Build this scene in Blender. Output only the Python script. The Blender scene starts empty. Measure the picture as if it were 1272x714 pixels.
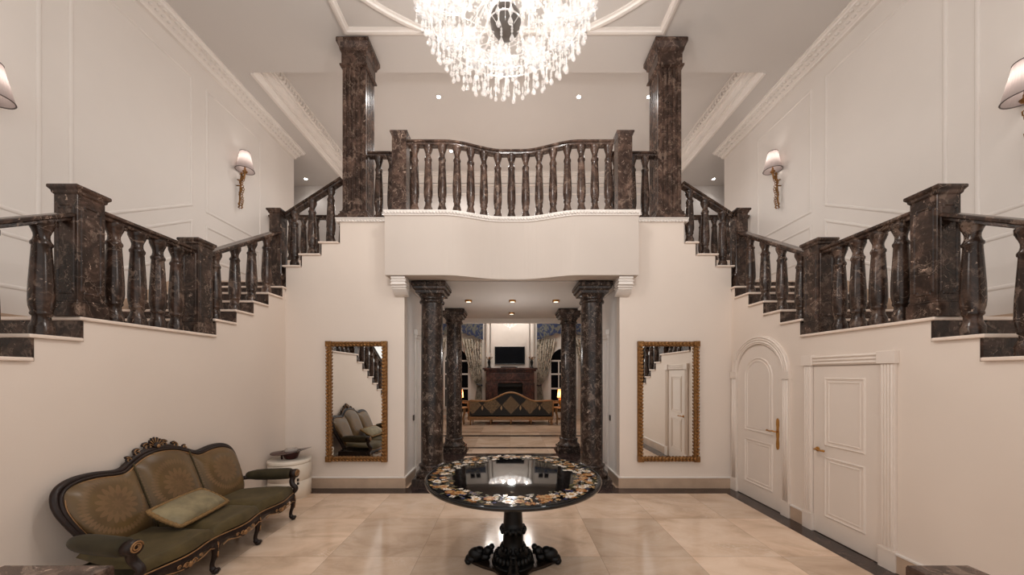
import bpy, math, random
from mathutils import Vector, Matrix
random.seed(7)
PI = math.pi
sin, cos = math.sin, math.cos
col = bpy.context.scene.collection

# ------------------------------------------------------------------ helpers
def lin(r, g, b):
    def f(c):
        c /= 255.0
        return c / 12.92 if c <= 0.04045 else ((c + 0.055) / 1.055) ** 2.4
    return (f(r), f(g), f(b), 1.0)

class MB:
    """collects shapes for one mesh"""
    def __init__(s):
        s.v = []; s.f = []; s.sm = []; s.mi = []
    def add(s, vs, fs, smooth=False, mi=0):
        b = len(s.v)
        s.v.extend([tuple(p) for p in vs])
        for f in fs:
            s.f.append([b + i for i in f]); s.sm.append(smooth); s.mi.append(mi)
        return s
    def box(s, x0, x1, y0, y1, z0, z1, mi=0):
        if x0 > x1: x0, x1 = x1, x0
        if y0 > y1: y0, y1 = y1, y0
        if z0 > z1: z0, z1 = z1, z0
        vs = [(x0,y0,z0),(x1,y0,z0),(x1,y1,z0),(x0,y1,z0),(x0,y0,z1),(x1,y0,z1),(x1,y1,z1),(x0,y1,z1)]
        fs = [(0,3,2,1),(4,5,6,7),(0,1,5,4),(1,2,6,5),(2,3,7,6),(3,0,4,7)]
        return s.add(vs, fs, False, mi)
    def prism(s, poly, plane, d0, d1, mi=0):
        """poly in a plane: 'xy' extruded in z, 'xz' in y, 'yz' in x"""
        def P(a, b, d):
            return {'xy': (a, b, d), 'xz': (a, d, b), 'yz': (d, a, b)}[plane]
        n = len(poly)
        vs = [P(a, b, d0) for a, b in poly] + [P(a, b, d1) for a, b in poly]
        fs = [tuple(range(n)), tuple(range(2*n-1, n-1, -1))]
        fs += [(i, i+n, (i+1) % n + n, (i+1) % n) for i in range(n)]
        return s.add(vs, fs, False, mi)
    def lathe(s, prof, n=24, c=(0,0,0), smooth=True, mi=0, a0=0.0):
        vs = []; fs = []
        m = len(prof)
        for (r, z) in prof:
            for k in range(n):
                a = a0 + 2*PI*k/n
                vs.append((c[0]+r*cos(a), c[1]+r*sin(a), c[2]+z))
        for i in range(m-1):
            for k in range(n):
                k2 = (k+1) % n
                fs.append((i*n+k, i*n+k2, (i+1)*n+k2, (i+1)*n+k))
        s.add(vs, fs, smooth, mi)
        if prof[0][0] > 1e-6: s.add(vs[:n], [tuple(range(n-1,-1,-1))], False, mi)
        if prof[-1][0] > 1e-6: s.add(vs[-n:], [tuple(range(n))], False, mi)
        return s
    def tube(s, path, r, n=8, closed=False, smooth=True, mi=0, flat=1.0):
        P = [Vector(p) for p in path]; m = len(P)
        R = r if isinstance(r, (list, tuple)) else [r]*m
        vs = []; fs = []
        prev = None
        for i in range(m):
            if closed: t = P[(i+1) % m] - P[i-1]
            else: t = P[min(i+1, m-1)] - P[max(i-1, 0)]
            if t.length < 1e-9: t = Vector((0,0,1))
            t.normalize()
            if prev is None:
                ref = Vector((0,0,1)) if abs(t.z) < 0.9 else Vector((1,0,0))
                nrm = ref.cross(t).normalized()
            else:
                nrm = prev - t*prev.dot(t)
                if nrm.length < 1e-6: nrm = t.orthogonal()
                nrm.normalize()
            prev = nrm; b = t.cross(nrm)
            for k in range(n):
                a = 2*PI*k/n
                vs.append(P[i] + nrm*(R[i]*cos(a)) + b*(R[i]*flat*sin(a)))
        rng = m if closed else m-1
        for i in range(rng):
            j = (i+1) % m
            for k in range(n):
                k2 = (k+1) % n
                fs.append((i*n+k, i*n+k2, j*n+k2, j*n+k))
        if not closed:
            fs.append(tuple(range(n-1,-1,-1))); fs.append(tuple(range((m-1)*n, m*n)))
        return s.add(vs, fs, smooth, mi)
    def sweep(s, path, prof, up=(0,0,1), closed=False, smooth=False, mi=0, capped=True):
        """prof: (a,b): a along side = up x t, b along up; mitred"""
        P = [Vector(p) for p in path]; m = len(P); up = Vector(up).normalized()
        vs = []; n = len(prof)
        for i in range(m):
            if closed: t0 = (P[i]-P[i-1]).normalized(); t1 = (P[(i+1)%m]-P[i]).normalized()
            else:
                t0 = (P[i]-P[i-1]).normalized() if i > 0 else (P[1]-P[0]).normalized()
                t1 = (P[i+1]-P[i]).normalized() if i < m-1 else t0
            s0 = up.cross(t0).normalized(); s1 = up.cross(t1).normalized()
            sd = (s0+s1)
            if sd.length < 1e-6: sd = s0.copy()
            sd.normalize(); k = 1/max(0.35, sd.dot(s0))
            for a, b in prof: vs.append(P[i] + sd*(a*k) + up*b)
        fs = []
        for i in range(m if closed else m-1):
            j = (i+1) % m
            for q in range(n):
                q2 = (q+1) % n
                fs.append((i*n+q, j*n+q, j*n+q2, i*n+q2))
        if not closed and capped:
            fs.append(tuple(range(n))); fs.append(tuple(range(m*n-1, (m-1)*n-1, -1)))
        return s.add(vs, fs, smooth, mi)
    def grid(s, fn, nu, nv, smooth=True, mi=0, both=False):
        vs = [fn(i/nu, j/nv) for i in range(nu+1) for j in range(nv+1)]
        fs = [(i*(nv+1)+j, (i+1)*(nv+1)+j, (i+1)*(nv+1)+j+1, i*(nv+1)+j+1) for i in range(nu) for j in range(nv)]
        return s.add(vs, fs, smooth, mi)
    def ball(s, c, r, n=12, m=8, smooth=True, mi=0, rot=None):
        r = r if isinstance(r, (tuple, list)) else (r, r, r)
        vs = []; fs = []
        for i in range(m+1):
            th = PI*i/m
            for k in range(n):
                a = 2*PI*k/n
                p = Vector((r[0]*sin(th)*cos(a), r[1]*sin(th)*sin(a), r[2]*cos(th)))
                if rot is not None: p = rot @ p
                vs.append(p + Vector(c))
        for i in range(m):
            for k in range(n):
                k2 = (k+1) % n
                fs.append((i*n+k, (i+1)*n+k, (i+1)*n+k2, i*n+k2))
        return s.add(vs, fs, smooth, mi)
    def build(s, name, mat, parent=None, bevel=0.0, loc=None, kind=None, label=None, fix=True, thing=None, weld=False):
        me = bpy.data.meshes.new(name)
        vs = s.v
        if loc is not None: vs = [(p[0]-loc[0], p[1]-loc[1], p[2]-loc[2]) for p in vs]
        me.from_pydata(vs, [], s.f)
        me.polygons.foreach_set('use_smooth', s.sm)
        mats = mat if isinstance(mat, (list, tuple)) else [mat]
        for m_ in mats: me.materials.append(m_)
        me.polygons.foreach_set('material_index', s.mi)
        if fix:
            import bmesh
            bm = bmesh.new(); bm.from_mesh(me)
            if weld: bmesh.ops.remove_doubles(bm, verts=bm.verts, dist=1e-5)
            bmesh.ops.recalc_face_normals(bm, faces=bm.faces)
            bm.to_mesh(me); bm.free()
        me.update()
        o = bpy.data.objects.new(name, me); col.objects.link(o)
        if loc is not None: o.location = loc
        if parent is not None:
            o.parent = parent
            pl = wloc(parent)
            o.location = Vector(o.location) - pl
        if bevel > 0:
            md = o.modifiers.new('Bevel', 'BEVEL'); md.width = bevel; md.segments = 2; md.limit_method = 'ANGLE'; md.angle_limit = 0.6
        if kind: o['kind'] = kind
        if label: o['label'] = label
        return o

def wloc(o):
    v = Vector((0,0,0))
    while o is not None:
        v = v + Vector(o.location); o = o.parent
    return v

def thing(name, label, cat, loc=(0,0,0), group=None):
    o = bpy.data.objects.new(name, None); col.objects.link(o)
    o.empty_display_size = 0.1
    o.location = loc; o['label'] = label; o['category'] = cat; o['kind'] = 'thing'
    if group: o['group'] = group
    return o
def tag(o, label, cat, group=None):
    o['label'] = label; o['category'] = cat; o['kind'] = 'thing'
    if group: o['group'] = group
    return o
def copy_tree(o, parent=None, shift=None):
    c = o.copy(); col.objects.link(c); c.parent = parent
    if parent is None and shift is not None: c.location = Vector(o.location) + Vector(shift)
    for ch in list(o.children): copy_tree(ch, c)
    return c
def struct(name, mb, mat, parent=None, bevel=0.0):
    o = mb.build(name, mat, parent, bevel)
    if parent is None: o['kind'] = 'structure'
    return o
def kids(o, name):
    return [c for c in o.children if c.name.split('.')[0] == name]

# ------------------------------------------------------------------ materials
def newmat(name):
    m = bpy.data.materials.new(name); m.use_nodes = True
    nt = m.node_tree; nt.nodes.clear()
    out = nt.nodes.new('ShaderNodeOutputMaterial')
    return m, nt, out
def N(nt, t, **kw):
    n = nt.nodes.new(t)
    for k, v in kw.items():
        if k.startswith('i_'): n.inputs[k[2:].replace('_', ' ')].default_value = v
        else: setattr(n, k, v)
    return n
def ramp(nt, fac, stops, interp='LINEAR'):
    r = nt.nodes.new('ShaderNodeValToRGB'); r.color_ramp.interpolation = interp
    e = r.color_ramp.elements
    while len(e) > 1: e.remove(e[-1])
    e[0].position = stops[0][0]; e[0].color = stops[0][1]
    for p, c in stops[1:]:
        q = e.new(p); q.color = c
    nt.links.new(fac, r.inputs['Fac'])
    return r.outputs['Color']
def mixc(nt, fac, a, b, mode='MIX'):
    m = nt.nodes.new('ShaderNodeMix'); m.data_type = 'RGBA'; m.blend_type = mode
    if isinstance(fac, float): m.inputs[0].default_value = fac
    else: nt.links.new(fac, m.inputs[0])
    for x, i in ((a, 6), (b, 7)):
        if isinstance(x, tuple): m.inputs[i].default_value = x
        else: nt.links.new(x, m.inputs[i])
    return m.outputs[2]
def mth(nt, op, a, b=0.0, c=None):
    m = nt.nodes.new('ShaderNodeMath'); m.operation = op
    for i, x in enumerate((a, b) if c is None else (a, b, c)):
        if isinstance(x, (int, float)): m.inputs[i].default_value = x
        else: nt.links.new(x, m.inputs[i])
    return m.outputs[0]
def pos(nt, scale=(1,1,1)):
    g = nt.nodes.new('ShaderNodeNewGeometry')
    mp = nt.nodes.new('ShaderNodeMapping'); mp.inputs['Scale'].default_value = scale
    nt.links.new(g.outputs['Position'], mp.inputs['Vector'])
    return mp.outputs['Vector']
def noise(nt, vec, scale, detail=4, rough=0.55, dist=0.0):
    n = nt.nodes.new('ShaderNodeTexNoise')
    n.inputs['Scale'].default_value = scale; n.inputs['Detail'].default_value = detail
    n.inputs['Roughness'].default_value = rough; n.inputs['Distortion'].default_value = dist
    nt.links.new(vec, n.inputs['Vector'])
    return n.outputs['Fac']
def princ(nt, out, color, rough=0.5, metal=0.0, spec=0.5, coat=0.0, bump=None, bstr=0.2, bdist=0.01, em=None, ems=0.0, sheen=0.0):
    p = nt.nodes.new('ShaderNodeBsdfPrincipled')
    if isinstance(color, tuple): p.inputs['Base Color'].default_value = color
    else: nt.links.new(color, p.inputs['Base Color'])
    if isinstance(rough, float): p.inputs['Roughness'].default_value = rough
    else: nt.links.new(rough, p.inputs['Roughness'])
    p.inputs['Metallic'].default_value = metal
    p.inputs['Specular IOR Level'].default_value = spec
    p.inputs['Coat Weight'].default_value = coat
    p.inputs['Sheen Weight'].default_value = sheen
    if em is not None:
        p.inputs['Emission Color'].default_value = em; p.inputs['Emission Strength'].default_value = ems
    if bump is not None:
        b = nt.nodes.new('ShaderNodeBump'); b.inputs['Strength'].default_value = bstr; b.inputs['Distance'].default_value = bdist
        nt.links.new(bump, b.inputs['Height']); nt.links.new(b.outputs[0], p.inputs['Normal'])
    nt.links.new(p.outputs[0], out.inputs['Surface'])
    return p
def simple(name, rgb, rough=0.5, metal=0.0, spec=0.5, var=0.06, nscale=6.0, bstr=0.0, em=None, ems=0.0, coat=0.0, sheen=0.0):
    m, nt, out = newmat(name)
    c = lin(*rgb)
    v = pos(nt)
    f = noise(nt, v, nscale, 3)
    d = tuple(x*(1-var) for x in c[:3]) + (1,); l = tuple(min(1, x*(1+var)) for x in c[:3]) + (1,)
    colr = ramp(nt, f, [(0.3, d), (0.7, l)])
    princ(nt, out, colr, rough, metal, spec, coat, f if bstr else None, bstr, 0.004, em, ems, sheen)
    return m

M = {}
M['wall'] = simple('wall_paint', (220,212,205), 0.6, var=0.02, nscale=1.2)
M['wall_lower'] = simple('lower_wall_paint', (222,208,196), 0.55, var=0.02, nscale=1.2)
M['fascia'] = simple('balcony_paint', (198,186,176), 0.6, var=0.015, nscale=1.2)
M['ceil'] = simple('ceiling_paint', (200,194,189), 0.65, var=0.015, nscale=0.8)
M['white'] = simple('white_trim_paint', (226,218,211), 0.4, var=0.02)
M['door'] = simple('door_paint', (224,211,200), 0.35, var=0.015, nscale=2)
M['cool'] = simple('pale_grey_wall_paint', (222,214,208), 0.5, var=0.02)
M['nosing'] = simple('cream_tread_stone', (226,208,194), 0.35, var=0.06, nscale=5)
M['skirt'] = simple('beige_marble_skirting', (186,160,138), 0.3, var=0.12, nscale=4)
M['iron'] = simple('black_bronze', (17,15,14), 0.36, 0.6, var=0.3, nscale=30, bstr=0.2)
M['darkmetal'] = simple('dark_bronze', (58,46,38), 0.4, 0.7)
M['brass'] = simple('brass', (178,126,62), 0.32, 0.9, var=0.15, nscale=20)
M['gilt'] = simple('antique_gilt', (138,98,56), 0.42, 0.7, var=0.45, nscale=40, bstr=0.7)
M['giltpale'] = simple('worn_gilt', (146,108,70), 0.5, 0.3, var=0.3, nscale=30)
M['wood'] = simple('dark_mahogany', (34,21,16), 0.4, spec=0.3, var=0.35, nscale=18)
M['velvet'] = simple('olive_velvet', (78,66,40), 0.6, spec=0.2, var=0.25, nscale=7, sheen=0.06)
M['velvet_dark'] = simple('dark_olive_velvet', (52,45,28), 0.65, spec=0.2, var=0.25, nscale=9, sheen=0.06)
M['cushion'] = simple('sage_silk', (128,116,88), 0.5, spec=0.3, var=0.25, nscale=9, sheen=0.05)
M['fringe'] = simple('gold_fringe', (128,98,58), 0.8, var=0.35, nscale=120, bstr=0.8)
M['black'] = simple('black_plastic', (10,10,11), 0.2, var=0.1)
M['drum'] = simple('cream_lacquer', (226,214,198), 0.3, var=0.03, nscale=2)
M['bluedark'] = simple('night_glass', (10,11,16), 0.3, spec=0.06, var=0.2)
M['firebox'] = simple('soot_black', (8,7,7), 0.8)
M['switch'] = simple('dark_switch', (40,32,28), 0.4)
M['livingwall'] = simple('living_room_paint', (226,216,206), 0.55, var=0.02)
M['greywall'] = simple('gallery_paint', (206,199,194), 0.6, var=0.02)

def emis(name, rgb, s):
    m, nt, out = newmat(name)
    e = N(nt, 'ShaderNodeEmission'); e.inputs['Color'].default_value = lin(*rgb); e.inputs['Strength'].default_value = s
    nt.links.new(e.outputs[0], out.inputs['Surface']); return m
M['bulb'] = emis('bulb_glow', (255,240,225), 30.0)
M['sconce_bulb'] = emis('sconce_bulb_glow', (255,238,220), 7.0)
M['spotlens'] = emis('spot_lens', (255,246,236), 60.0)
M['softlens'] = emis('soft_lens', (255,232,205), 2.2)

def marble_dark(name, base, mid, light, scale=1.0, rough=0.24, spec=0.32):
    m, nt, out = newmat(name)
    v = pos(nt, (scale, scale, scale*0.8))
    nn = nt.nodes.new('ShaderNodeTexNoise'); nn.inputs['Scale'].default_value = 4.0; nn.inputs['Detail'].default_value = 6
    nt.links.new(v, nn.inputs['Vector'])
    mx = nt.nodes.new('ShaderNodeVectorMath'); mx.operation = 'MULTIPLY_ADD'
    mx.inputs[1].default_value = (0.7, 0.7, 0.7)
    nt.links.new(nn.outputs['Color'], mx.inputs[0]); nt.links.new(v, mx.inputs[2])
    wv = mx.outputs[0]
    n1 = noise(nt, v, 5.0, 8, 0.7, 1.0)
    c = ramp(nt, n1, [(0.34, tuple(x*0.6 for x in base[:3])+(1,)), (0.47, base), (0.58, mid), (0.72, tuple(x*1.8 for x in mid[:3])+(1,))])
    # rounded lighter patches, as in brecciated marble
    n2 = noise(nt, wv, 8.0, 4, 0.6, 0.6)
    pm = ramp(nt, n2, [(0.55, (0,0,0,1)), (0.64, (1,1,1,1))])
    patch = tuple(x*0.38 + y*0.5 for x, y in zip(light[:3], mid[:3])) + (1,)
    c = mixc(nt, mth(nt, 'MULTIPLY', pm, 0.55), c, patch)
    vo = nt.nodes.new('ShaderNodeTexVoronoi'); vo.feature = 'DISTANCE_TO_EDGE'; vo.inputs['Scale'].default_value = 6.0
    nt.links.new(wv, vo.inputs['Vector'])
    vein = ramp(nt, vo.outputs['Distance'], [(0.0, (1,1,1,1)), (0.016, (0,0,0,1))])
    msk = ramp(nt, noise(nt, v, 3.4, 3), [(0.52, (0,0,0,1)), (0.64, (1,1,1,1))])
    vm = mth(nt, 'MULTIPLY', mth(nt, 'MULTIPLY', vein, msk), 0.6)
    c2 = mixc(nt, vm, c, light)
    fl = noise(nt, wv, 20.0, 3, 0.6)
    flm = ramp(nt, fl, [(0.66, (0,0,0,1)), (0.71, (1,1,1,1))])
    c3 = mixc(nt, mth(nt, 'MULTIPLY', flm, 0.8), c2, light)
    princ(nt, out, c3, rough, spec=spec)
    return m
M['marble'] = marble_dark('emperador_marble', lin(46,34,28), lin(72,54,45), lin(182,156,138))
M['marble_warm'] = marble_dark('warm_emperador_marble', lin(56,41,34), lin(86,66,56), lin(190,164,146), 1.0, 0.26)
M['marble_col'] = marble_dark('dark_column_marble', lin(38,29,25), lin(62,48,41), lin(194,172,156), 1.25, 0.24)
M['marble_red'] = marble_dark('red_mantel_marble', lin(48,28,23), lin(80,50,42), lin(150,100,80), 1.2, 0.4)
M['marble_band'] = marble_dark('dark_floor_marble', lin(38,28,26), lin(62,46,42), lin(150,126,114), 1.0, 0.15, 0.45)

def floor_mat():
    m, nt, out = newmat('cream_marble_tiles')
    v = pos(nt)
    sp = nt.nodes.new('ShaderNodeSeparateXYZ'); nt.links.new(v, sp.inputs[0])
    T = 0.922
    fx = mth(nt, 'DIVIDE', sp.outputs[0], T); fy = mth(nt, 'DIVIDE', mth(nt, 'SUBTRACT', sp.outputs[1], 5.32-6*T), T)
    ix = mth(nt, 'FLOOR', fx); iy = mth(nt, 'FLOOR', fy)
    cb = nt.nodes.new('ShaderNodeCombineXYZ'); nt.links.new(ix, cb.inputs[0]); nt.links.new(iy, cb.inputs[1])
    wn = nt.nodes.new('ShaderNodeTexWhiteNoise'); nt.links.new(cb.outputs[0], wn.inputs['Vector'])
    off = nt.nodes.new('ShaderNodeVectorMath'); off.operation = 'MULTIPLY_ADD'; off.inputs[1].default_value = (9, 9, 9)
    nt.links.new(wn.outputs['Color'], off.inputs[0]); nt.links.new(v, off.inputs[2])
    mp = nt.nodes.new('ShaderNodeMapping'); mp.inputs['Rotation'].default_value = (0, 0, 0.7); mp.inputs['Scale'].default_value = (1.0, 2.0, 1)
    nt.links.new(off.outputs[0], mp.inputs['Vector'])
    n1 = noise(nt, mp.outputs[0], 1.3, 6, 0.6, 0.8)
    base = ramp(nt, n1, [(0.25, lin(184,156,131)), (0.5, lin(218,190,165)), (0.75, lin(234,211,190))])
    n2 = noise(nt, mp.outputs[0], 1.6, 5, 0.6, 2.2)
    ve = ramp(nt, mth(nt, 'ABSOLUTE', mth(nt, 'SUBTRACT', n2, 0.5)), [(0.0, (1,1,1,1)), (0.022, (0,0,0,1))])
    ve = mth(nt, 'MULTIPLY', ve, ramp(nt, noise(nt, off.outputs[0], 1.6, 2), [(0.45,(0,0,0,1)),(0.65,(1,1,1,1))]))
    c = mixc(nt, mth(nt, 'MULTIPLY', ve, 0.7), base, lin(228,208,190))
    tv = mth(nt, 'ADD', mth(nt, 'MULTIPLY', wn.outputs['Value'], 0.30), 0.83)
    hs = nt.nodes.new('ShaderNodeHueSaturation'); nt.links.new(c, hs.inputs['Color']); nt.links.new(tv, hs.inputs['Value'])
    # joints
    def joint(f):
        fr = mth(nt, 'FRACT', f)
        d = mth(nt, 'MINIMUM', fr, mth(nt, 'SUBTRACT', 1.0, fr))
        return mth(nt, 'LESS_THAN', d, 0.0022)
    j = mth(nt, 'MAXIMUM', joint(fx), joint(fy))
    c = mixc(nt, mth(nt, 'MULTIPLY', j, 0.55), hs.outputs[0], lin(120,98,82))
    princ(nt, out, c, 0.11, spec=0.5)
    return m
M['floor'] = floor_mat()

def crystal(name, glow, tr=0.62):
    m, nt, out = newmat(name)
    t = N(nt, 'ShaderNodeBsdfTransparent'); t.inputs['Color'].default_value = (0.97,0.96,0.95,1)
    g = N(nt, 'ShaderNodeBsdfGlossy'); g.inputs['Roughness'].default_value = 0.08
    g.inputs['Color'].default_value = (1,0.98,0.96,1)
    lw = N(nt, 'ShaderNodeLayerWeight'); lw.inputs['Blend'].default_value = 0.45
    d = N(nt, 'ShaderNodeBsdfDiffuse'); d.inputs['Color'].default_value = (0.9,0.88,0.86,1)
    e = N(nt, 'ShaderNodeEmission'); e.inputs['Color'].default_value = lin(255,252,250); e.inputs['Strength'].default_value = glow  # glow put into the crystal itself, standing in for light from the bulbs
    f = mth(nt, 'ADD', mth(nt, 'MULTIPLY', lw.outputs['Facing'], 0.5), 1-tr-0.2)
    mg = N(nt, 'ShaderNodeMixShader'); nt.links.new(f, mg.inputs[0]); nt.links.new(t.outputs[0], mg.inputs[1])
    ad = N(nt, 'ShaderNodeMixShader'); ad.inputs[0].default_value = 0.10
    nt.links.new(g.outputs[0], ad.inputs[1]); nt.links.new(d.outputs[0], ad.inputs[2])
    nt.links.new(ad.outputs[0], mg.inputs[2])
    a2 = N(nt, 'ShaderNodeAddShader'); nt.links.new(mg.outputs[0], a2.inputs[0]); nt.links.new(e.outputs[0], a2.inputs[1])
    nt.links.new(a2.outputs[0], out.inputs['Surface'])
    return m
M['crystal'] = crystal('glowing_crystal', 0.145, 0.62)
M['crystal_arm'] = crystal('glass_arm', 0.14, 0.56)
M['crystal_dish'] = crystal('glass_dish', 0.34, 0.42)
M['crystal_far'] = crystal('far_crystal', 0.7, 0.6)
def glassy(name, colr, tr=0.5):
    m, nt, out = newmat(name)
    t = N(nt, 'ShaderNodeBsdfTransparent'); t.inputs['Color'].default_value = colr
    p = N(nt, 'ShaderNodeBsdfPrincipled'); p.inputs['Base Color'].default_value = colr; p.inputs['Roughness'].default_value = 0.06
    mx = N(nt, 'ShaderNodeMixShader'); mx.inputs[0].default_value = 1-tr
    nt.links.new(t.outputs[0], mx.inputs[1]); nt.links.new(p.outputs[0], mx.inputs[2]); nt.links.new(mx.outputs[0], out.inputs['Surface'])
    return m
M['redglass'] = glassy('dark_red_glass', lin(70,24,20), 0.25)
M['clearglass'] = glassy('clear_glass', lin(236,230,224), 0.7)
M['ballglass'] = glassy('grey_glass_ball', lin(120,112,106), 0.35)

def mirror_mat():
    m, nt, out = newmat('mirror_glass')
    g = N(nt, 'ShaderNodeBsdfGlossy'); g.inputs['Roughness'].default_value = 0.0; g.inputs['Color'].default_value = (0.86,0.85,0.82,1)
    nt.links.new(g.outputs[0], out.inputs['Surface']); return m
M['mirror'] = mirror_mat()

def shade_mat(name, rgb, s):
    m, nt, out = newmat(name)
    tl = N(nt, 'ShaderNodeBsdfTranslucent'); tl.inputs['Color'].default_value = lin(*rgb)
    df = N(nt, 'ShaderNodeBsdfDiffuse'); df.inputs['Color'].default_value = lin(*rgb)
    tc = N(nt, 'ShaderNodeTexCoord')
    sp = N(nt, 'ShaderNodeSeparateXYZ'); nt.links.new(tc.outputs['Object'], sp.inputs[0])
    at = mth(nt, 'ARCTAN2', sp.outputs[1], sp.outputs[0])
    st = mth(nt, 'SINE', mth(nt, 'MULTIPLY', at, 44.0))
    v = mth(nt, 'ADD', mth(nt, 'MULTIPLY', st, 0.12), 0.85)
    e = N(nt, 'ShaderNodeEmission'); e.inputs['Color'].default_value = lin(*rgb)
    nt.links.new(mth(nt, 'MULTIPLY', v, s), e.inputs['Strength'])
    mx = N(nt, 'ShaderNodeMixShader'); mx.inputs[0].default_value = 0.5
    nt.links.new(df.outputs[0], mx.inputs[1]); nt.links.new(tl.outputs[0], mx.inputs[2])
    ad = N(nt, 'ShaderNodeAddShader'); nt.links.new(mx.outputs[0], ad.inputs[0]); nt.links.new(e.outputs[0], ad.inputs[1])
    nt.links.new(ad.outputs[0], out.inputs['Surface']); return m
M['shade'] = shade_mat('pleated_grey_shade', (164,152,148), 0.10)
M['shade_trim'] = simple('grey_shade_trim', (92,80,76), 0.7)
M['orange_shade'] = shade_mat('peach_shade', (255,176,120), 0.6)

def damask():
    m, nt, out = newmat('bronze_damask')
    tc = N(nt, 'ShaderNodeTexCoord'); sp = N(nt, 'ShaderNodeSeparateXYZ'); nt.links.new(tc.outputs['Object'], sp.inputs[0])
    y, z = sp.outputs[1], mth(nt, 'MULTIPLY', sp.outputs[2], 1.0)
    r = mth(nt, 'SQRT', mth(nt, 'ADD', mth(nt, 'MULTIPLY', y, y), mth(nt, 'MULTIPLY', z, z)))
    th = mth(nt, 'ARCTAN2', z, y)
    # rosette petals in three rings
    def ring(r0, r1, n, ph=0.0, sharp=0.0):
        c = mth(nt, 'ABSOLUTE', mth(nt, 'COSINE', mth(nt, 'ADD', mth(nt, 'MULTIPLY', th, n/2), ph)))
        lim = mth(nt, 'ADD', mth(nt, 'MULTIPLY', c, r1-r0), r0)
        return mth(nt, 'LESS_THAN', r, lim)
    a = ring(0.10, 0.155, 16); b = ring(0.055, 0.095, 12, 0.6); c0 = ring(0.02, 0.045, 8)
    ros = mth(nt, 'ADD', mth(nt, 'SUBTRACT', a, mth(nt, 'MULTIPLY', b, 0.55)), mth(nt, 'MULTIPLY', c0, 0.4))
    wr = mth(nt, 'LESS_THAN', mth(nt, 'ABSOLUTE', mth(nt, 'SUBTRACT', r, 0.215)), mth(nt, 'MULTIPLY', mth(nt, 'ABSOLUTE', mth(nt, 'SINE', mth(nt, 'MULTIPLY', th, 24.0))), 0.026))
    low = mth(nt, 'MAXIMUM', mth(nt, 'LESS_THAN', z, 0.0), 0.55)
    wr = mth(nt, 'MULTIPLY', wr, low)
    pat = mth(nt, 'MINIMUM', mth(nt, 'ADD', ros, wr), 1.0)
    # key pattern stripes at the panel edges
    ay = mth(nt, 'ABSOLUTE', y)
    st = mth(nt, 'MULTIPLY', mth(nt, 'GREATER_THAN', ay, 0.262), mth(nt, 'LESS_THAN', ay, 0.285))
    key = mth(nt, 'GREATER_THAN', mth(nt, 'SINE', mth(nt, 'MULTIPLY', z, 230.0)), 0.0)
    st = mth(nt, 'MULTIPLY', st, key)
    pat = mth(nt, 'MAXIMUM', pat, mth(nt, 'MULTIPLY', st, 0.7))
    f = noise(nt, tc.outputs['Object'], 5.0, 2)
    base = ramp(nt, f, [(0.3, lin(86,65,38)), (0.7, lin(103,80,47))])
    c = mixc(nt, mth(nt, 'MULTIPLY', pat, 0.42), base, lin(134,102,72))
    p = princ(nt, out, c, 0.42, spec=0.35, sheen=0.05)
    rr = mth(nt, 'ADD', mth(nt, 'MULTIPLY', pat, 0.2), 0.36); nt.links.new(rr, p.inputs['Roughness'])
    return m
M['damask'] = damask()

def diamond_fabric():
    m, nt, out = newmat('black_gold_diamond_brocade')
    tc = N(nt, 'ShaderNodeTexCoord'); sp = N(nt, 'ShaderNodeSeparateXYZ'); nt.links.new(tc.outputs['Object'], sp.inputs[0])
    x, z = sp.outputs[0], sp.outputs[2]
    P = 0.70
    fx = mth(nt, 'SUBTRACT', mth(nt, 'FRACT', mth(nt, 'ADD', mth(nt, 'DIVIDE', x, P), 0.5)), 0.5)
    ax = mth(nt, 'MULTIPLY', mth(nt, 'ABSOLUTE', fx), P)
    az = mth(nt, 'ABSOLUTE', mth(nt, 'SUBTRACT', z, 0.73))
    d = mth(nt, 'ADD', mth(nt, 'DIVIDE', ax, 0.335), mth(nt, 'DIVIDE', az, 0.345))
    ins = mth(nt, 'LESS_THAN', d, 1.0)
    br = ramp(nt, mth(nt, 'SINE', mth(nt, 'MULTIPLY', d, 32.0)), [(0.35, (0.35,0.35,0.35,1)), (0.6, (1,1,1,1))])
    sp2 = noise(nt, tc.outputs['Object'], 22.0, 2)
    b2 = ramp(nt, sp2, [(0.42, (0.25,0.25,0.25,1)), (0.55, (1,1,1,1))])
    g = mth(nt, 'MULTIPLY', mth(nt, 'MULTIPLY', br, b2), ins)
    # small tassel drops between diamonds
    dx = mth(nt, 'SUBTRACT', 0.35, ax)
    tas = mth(nt, 'LESS_THAN', mth(nt, 'ADD', mth(nt, 'DIVIDE', mth(nt, 'ABSOLUTE', dx), 0.04), mth(nt, 'DIVIDE', mth(nt, 'ABSOLUTE', mth(nt, 'SUBTRACT', z, 0.62)), 0.1)), 1.0)
    g = mth(nt, 'MAXIMUM', g, tas)
    c = mixc(nt, g, lin(16,16,15), lin(172,142,104))
    princ(nt, out, c, 0.6); return m
M['diamond'] = diamond_fabric()

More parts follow.
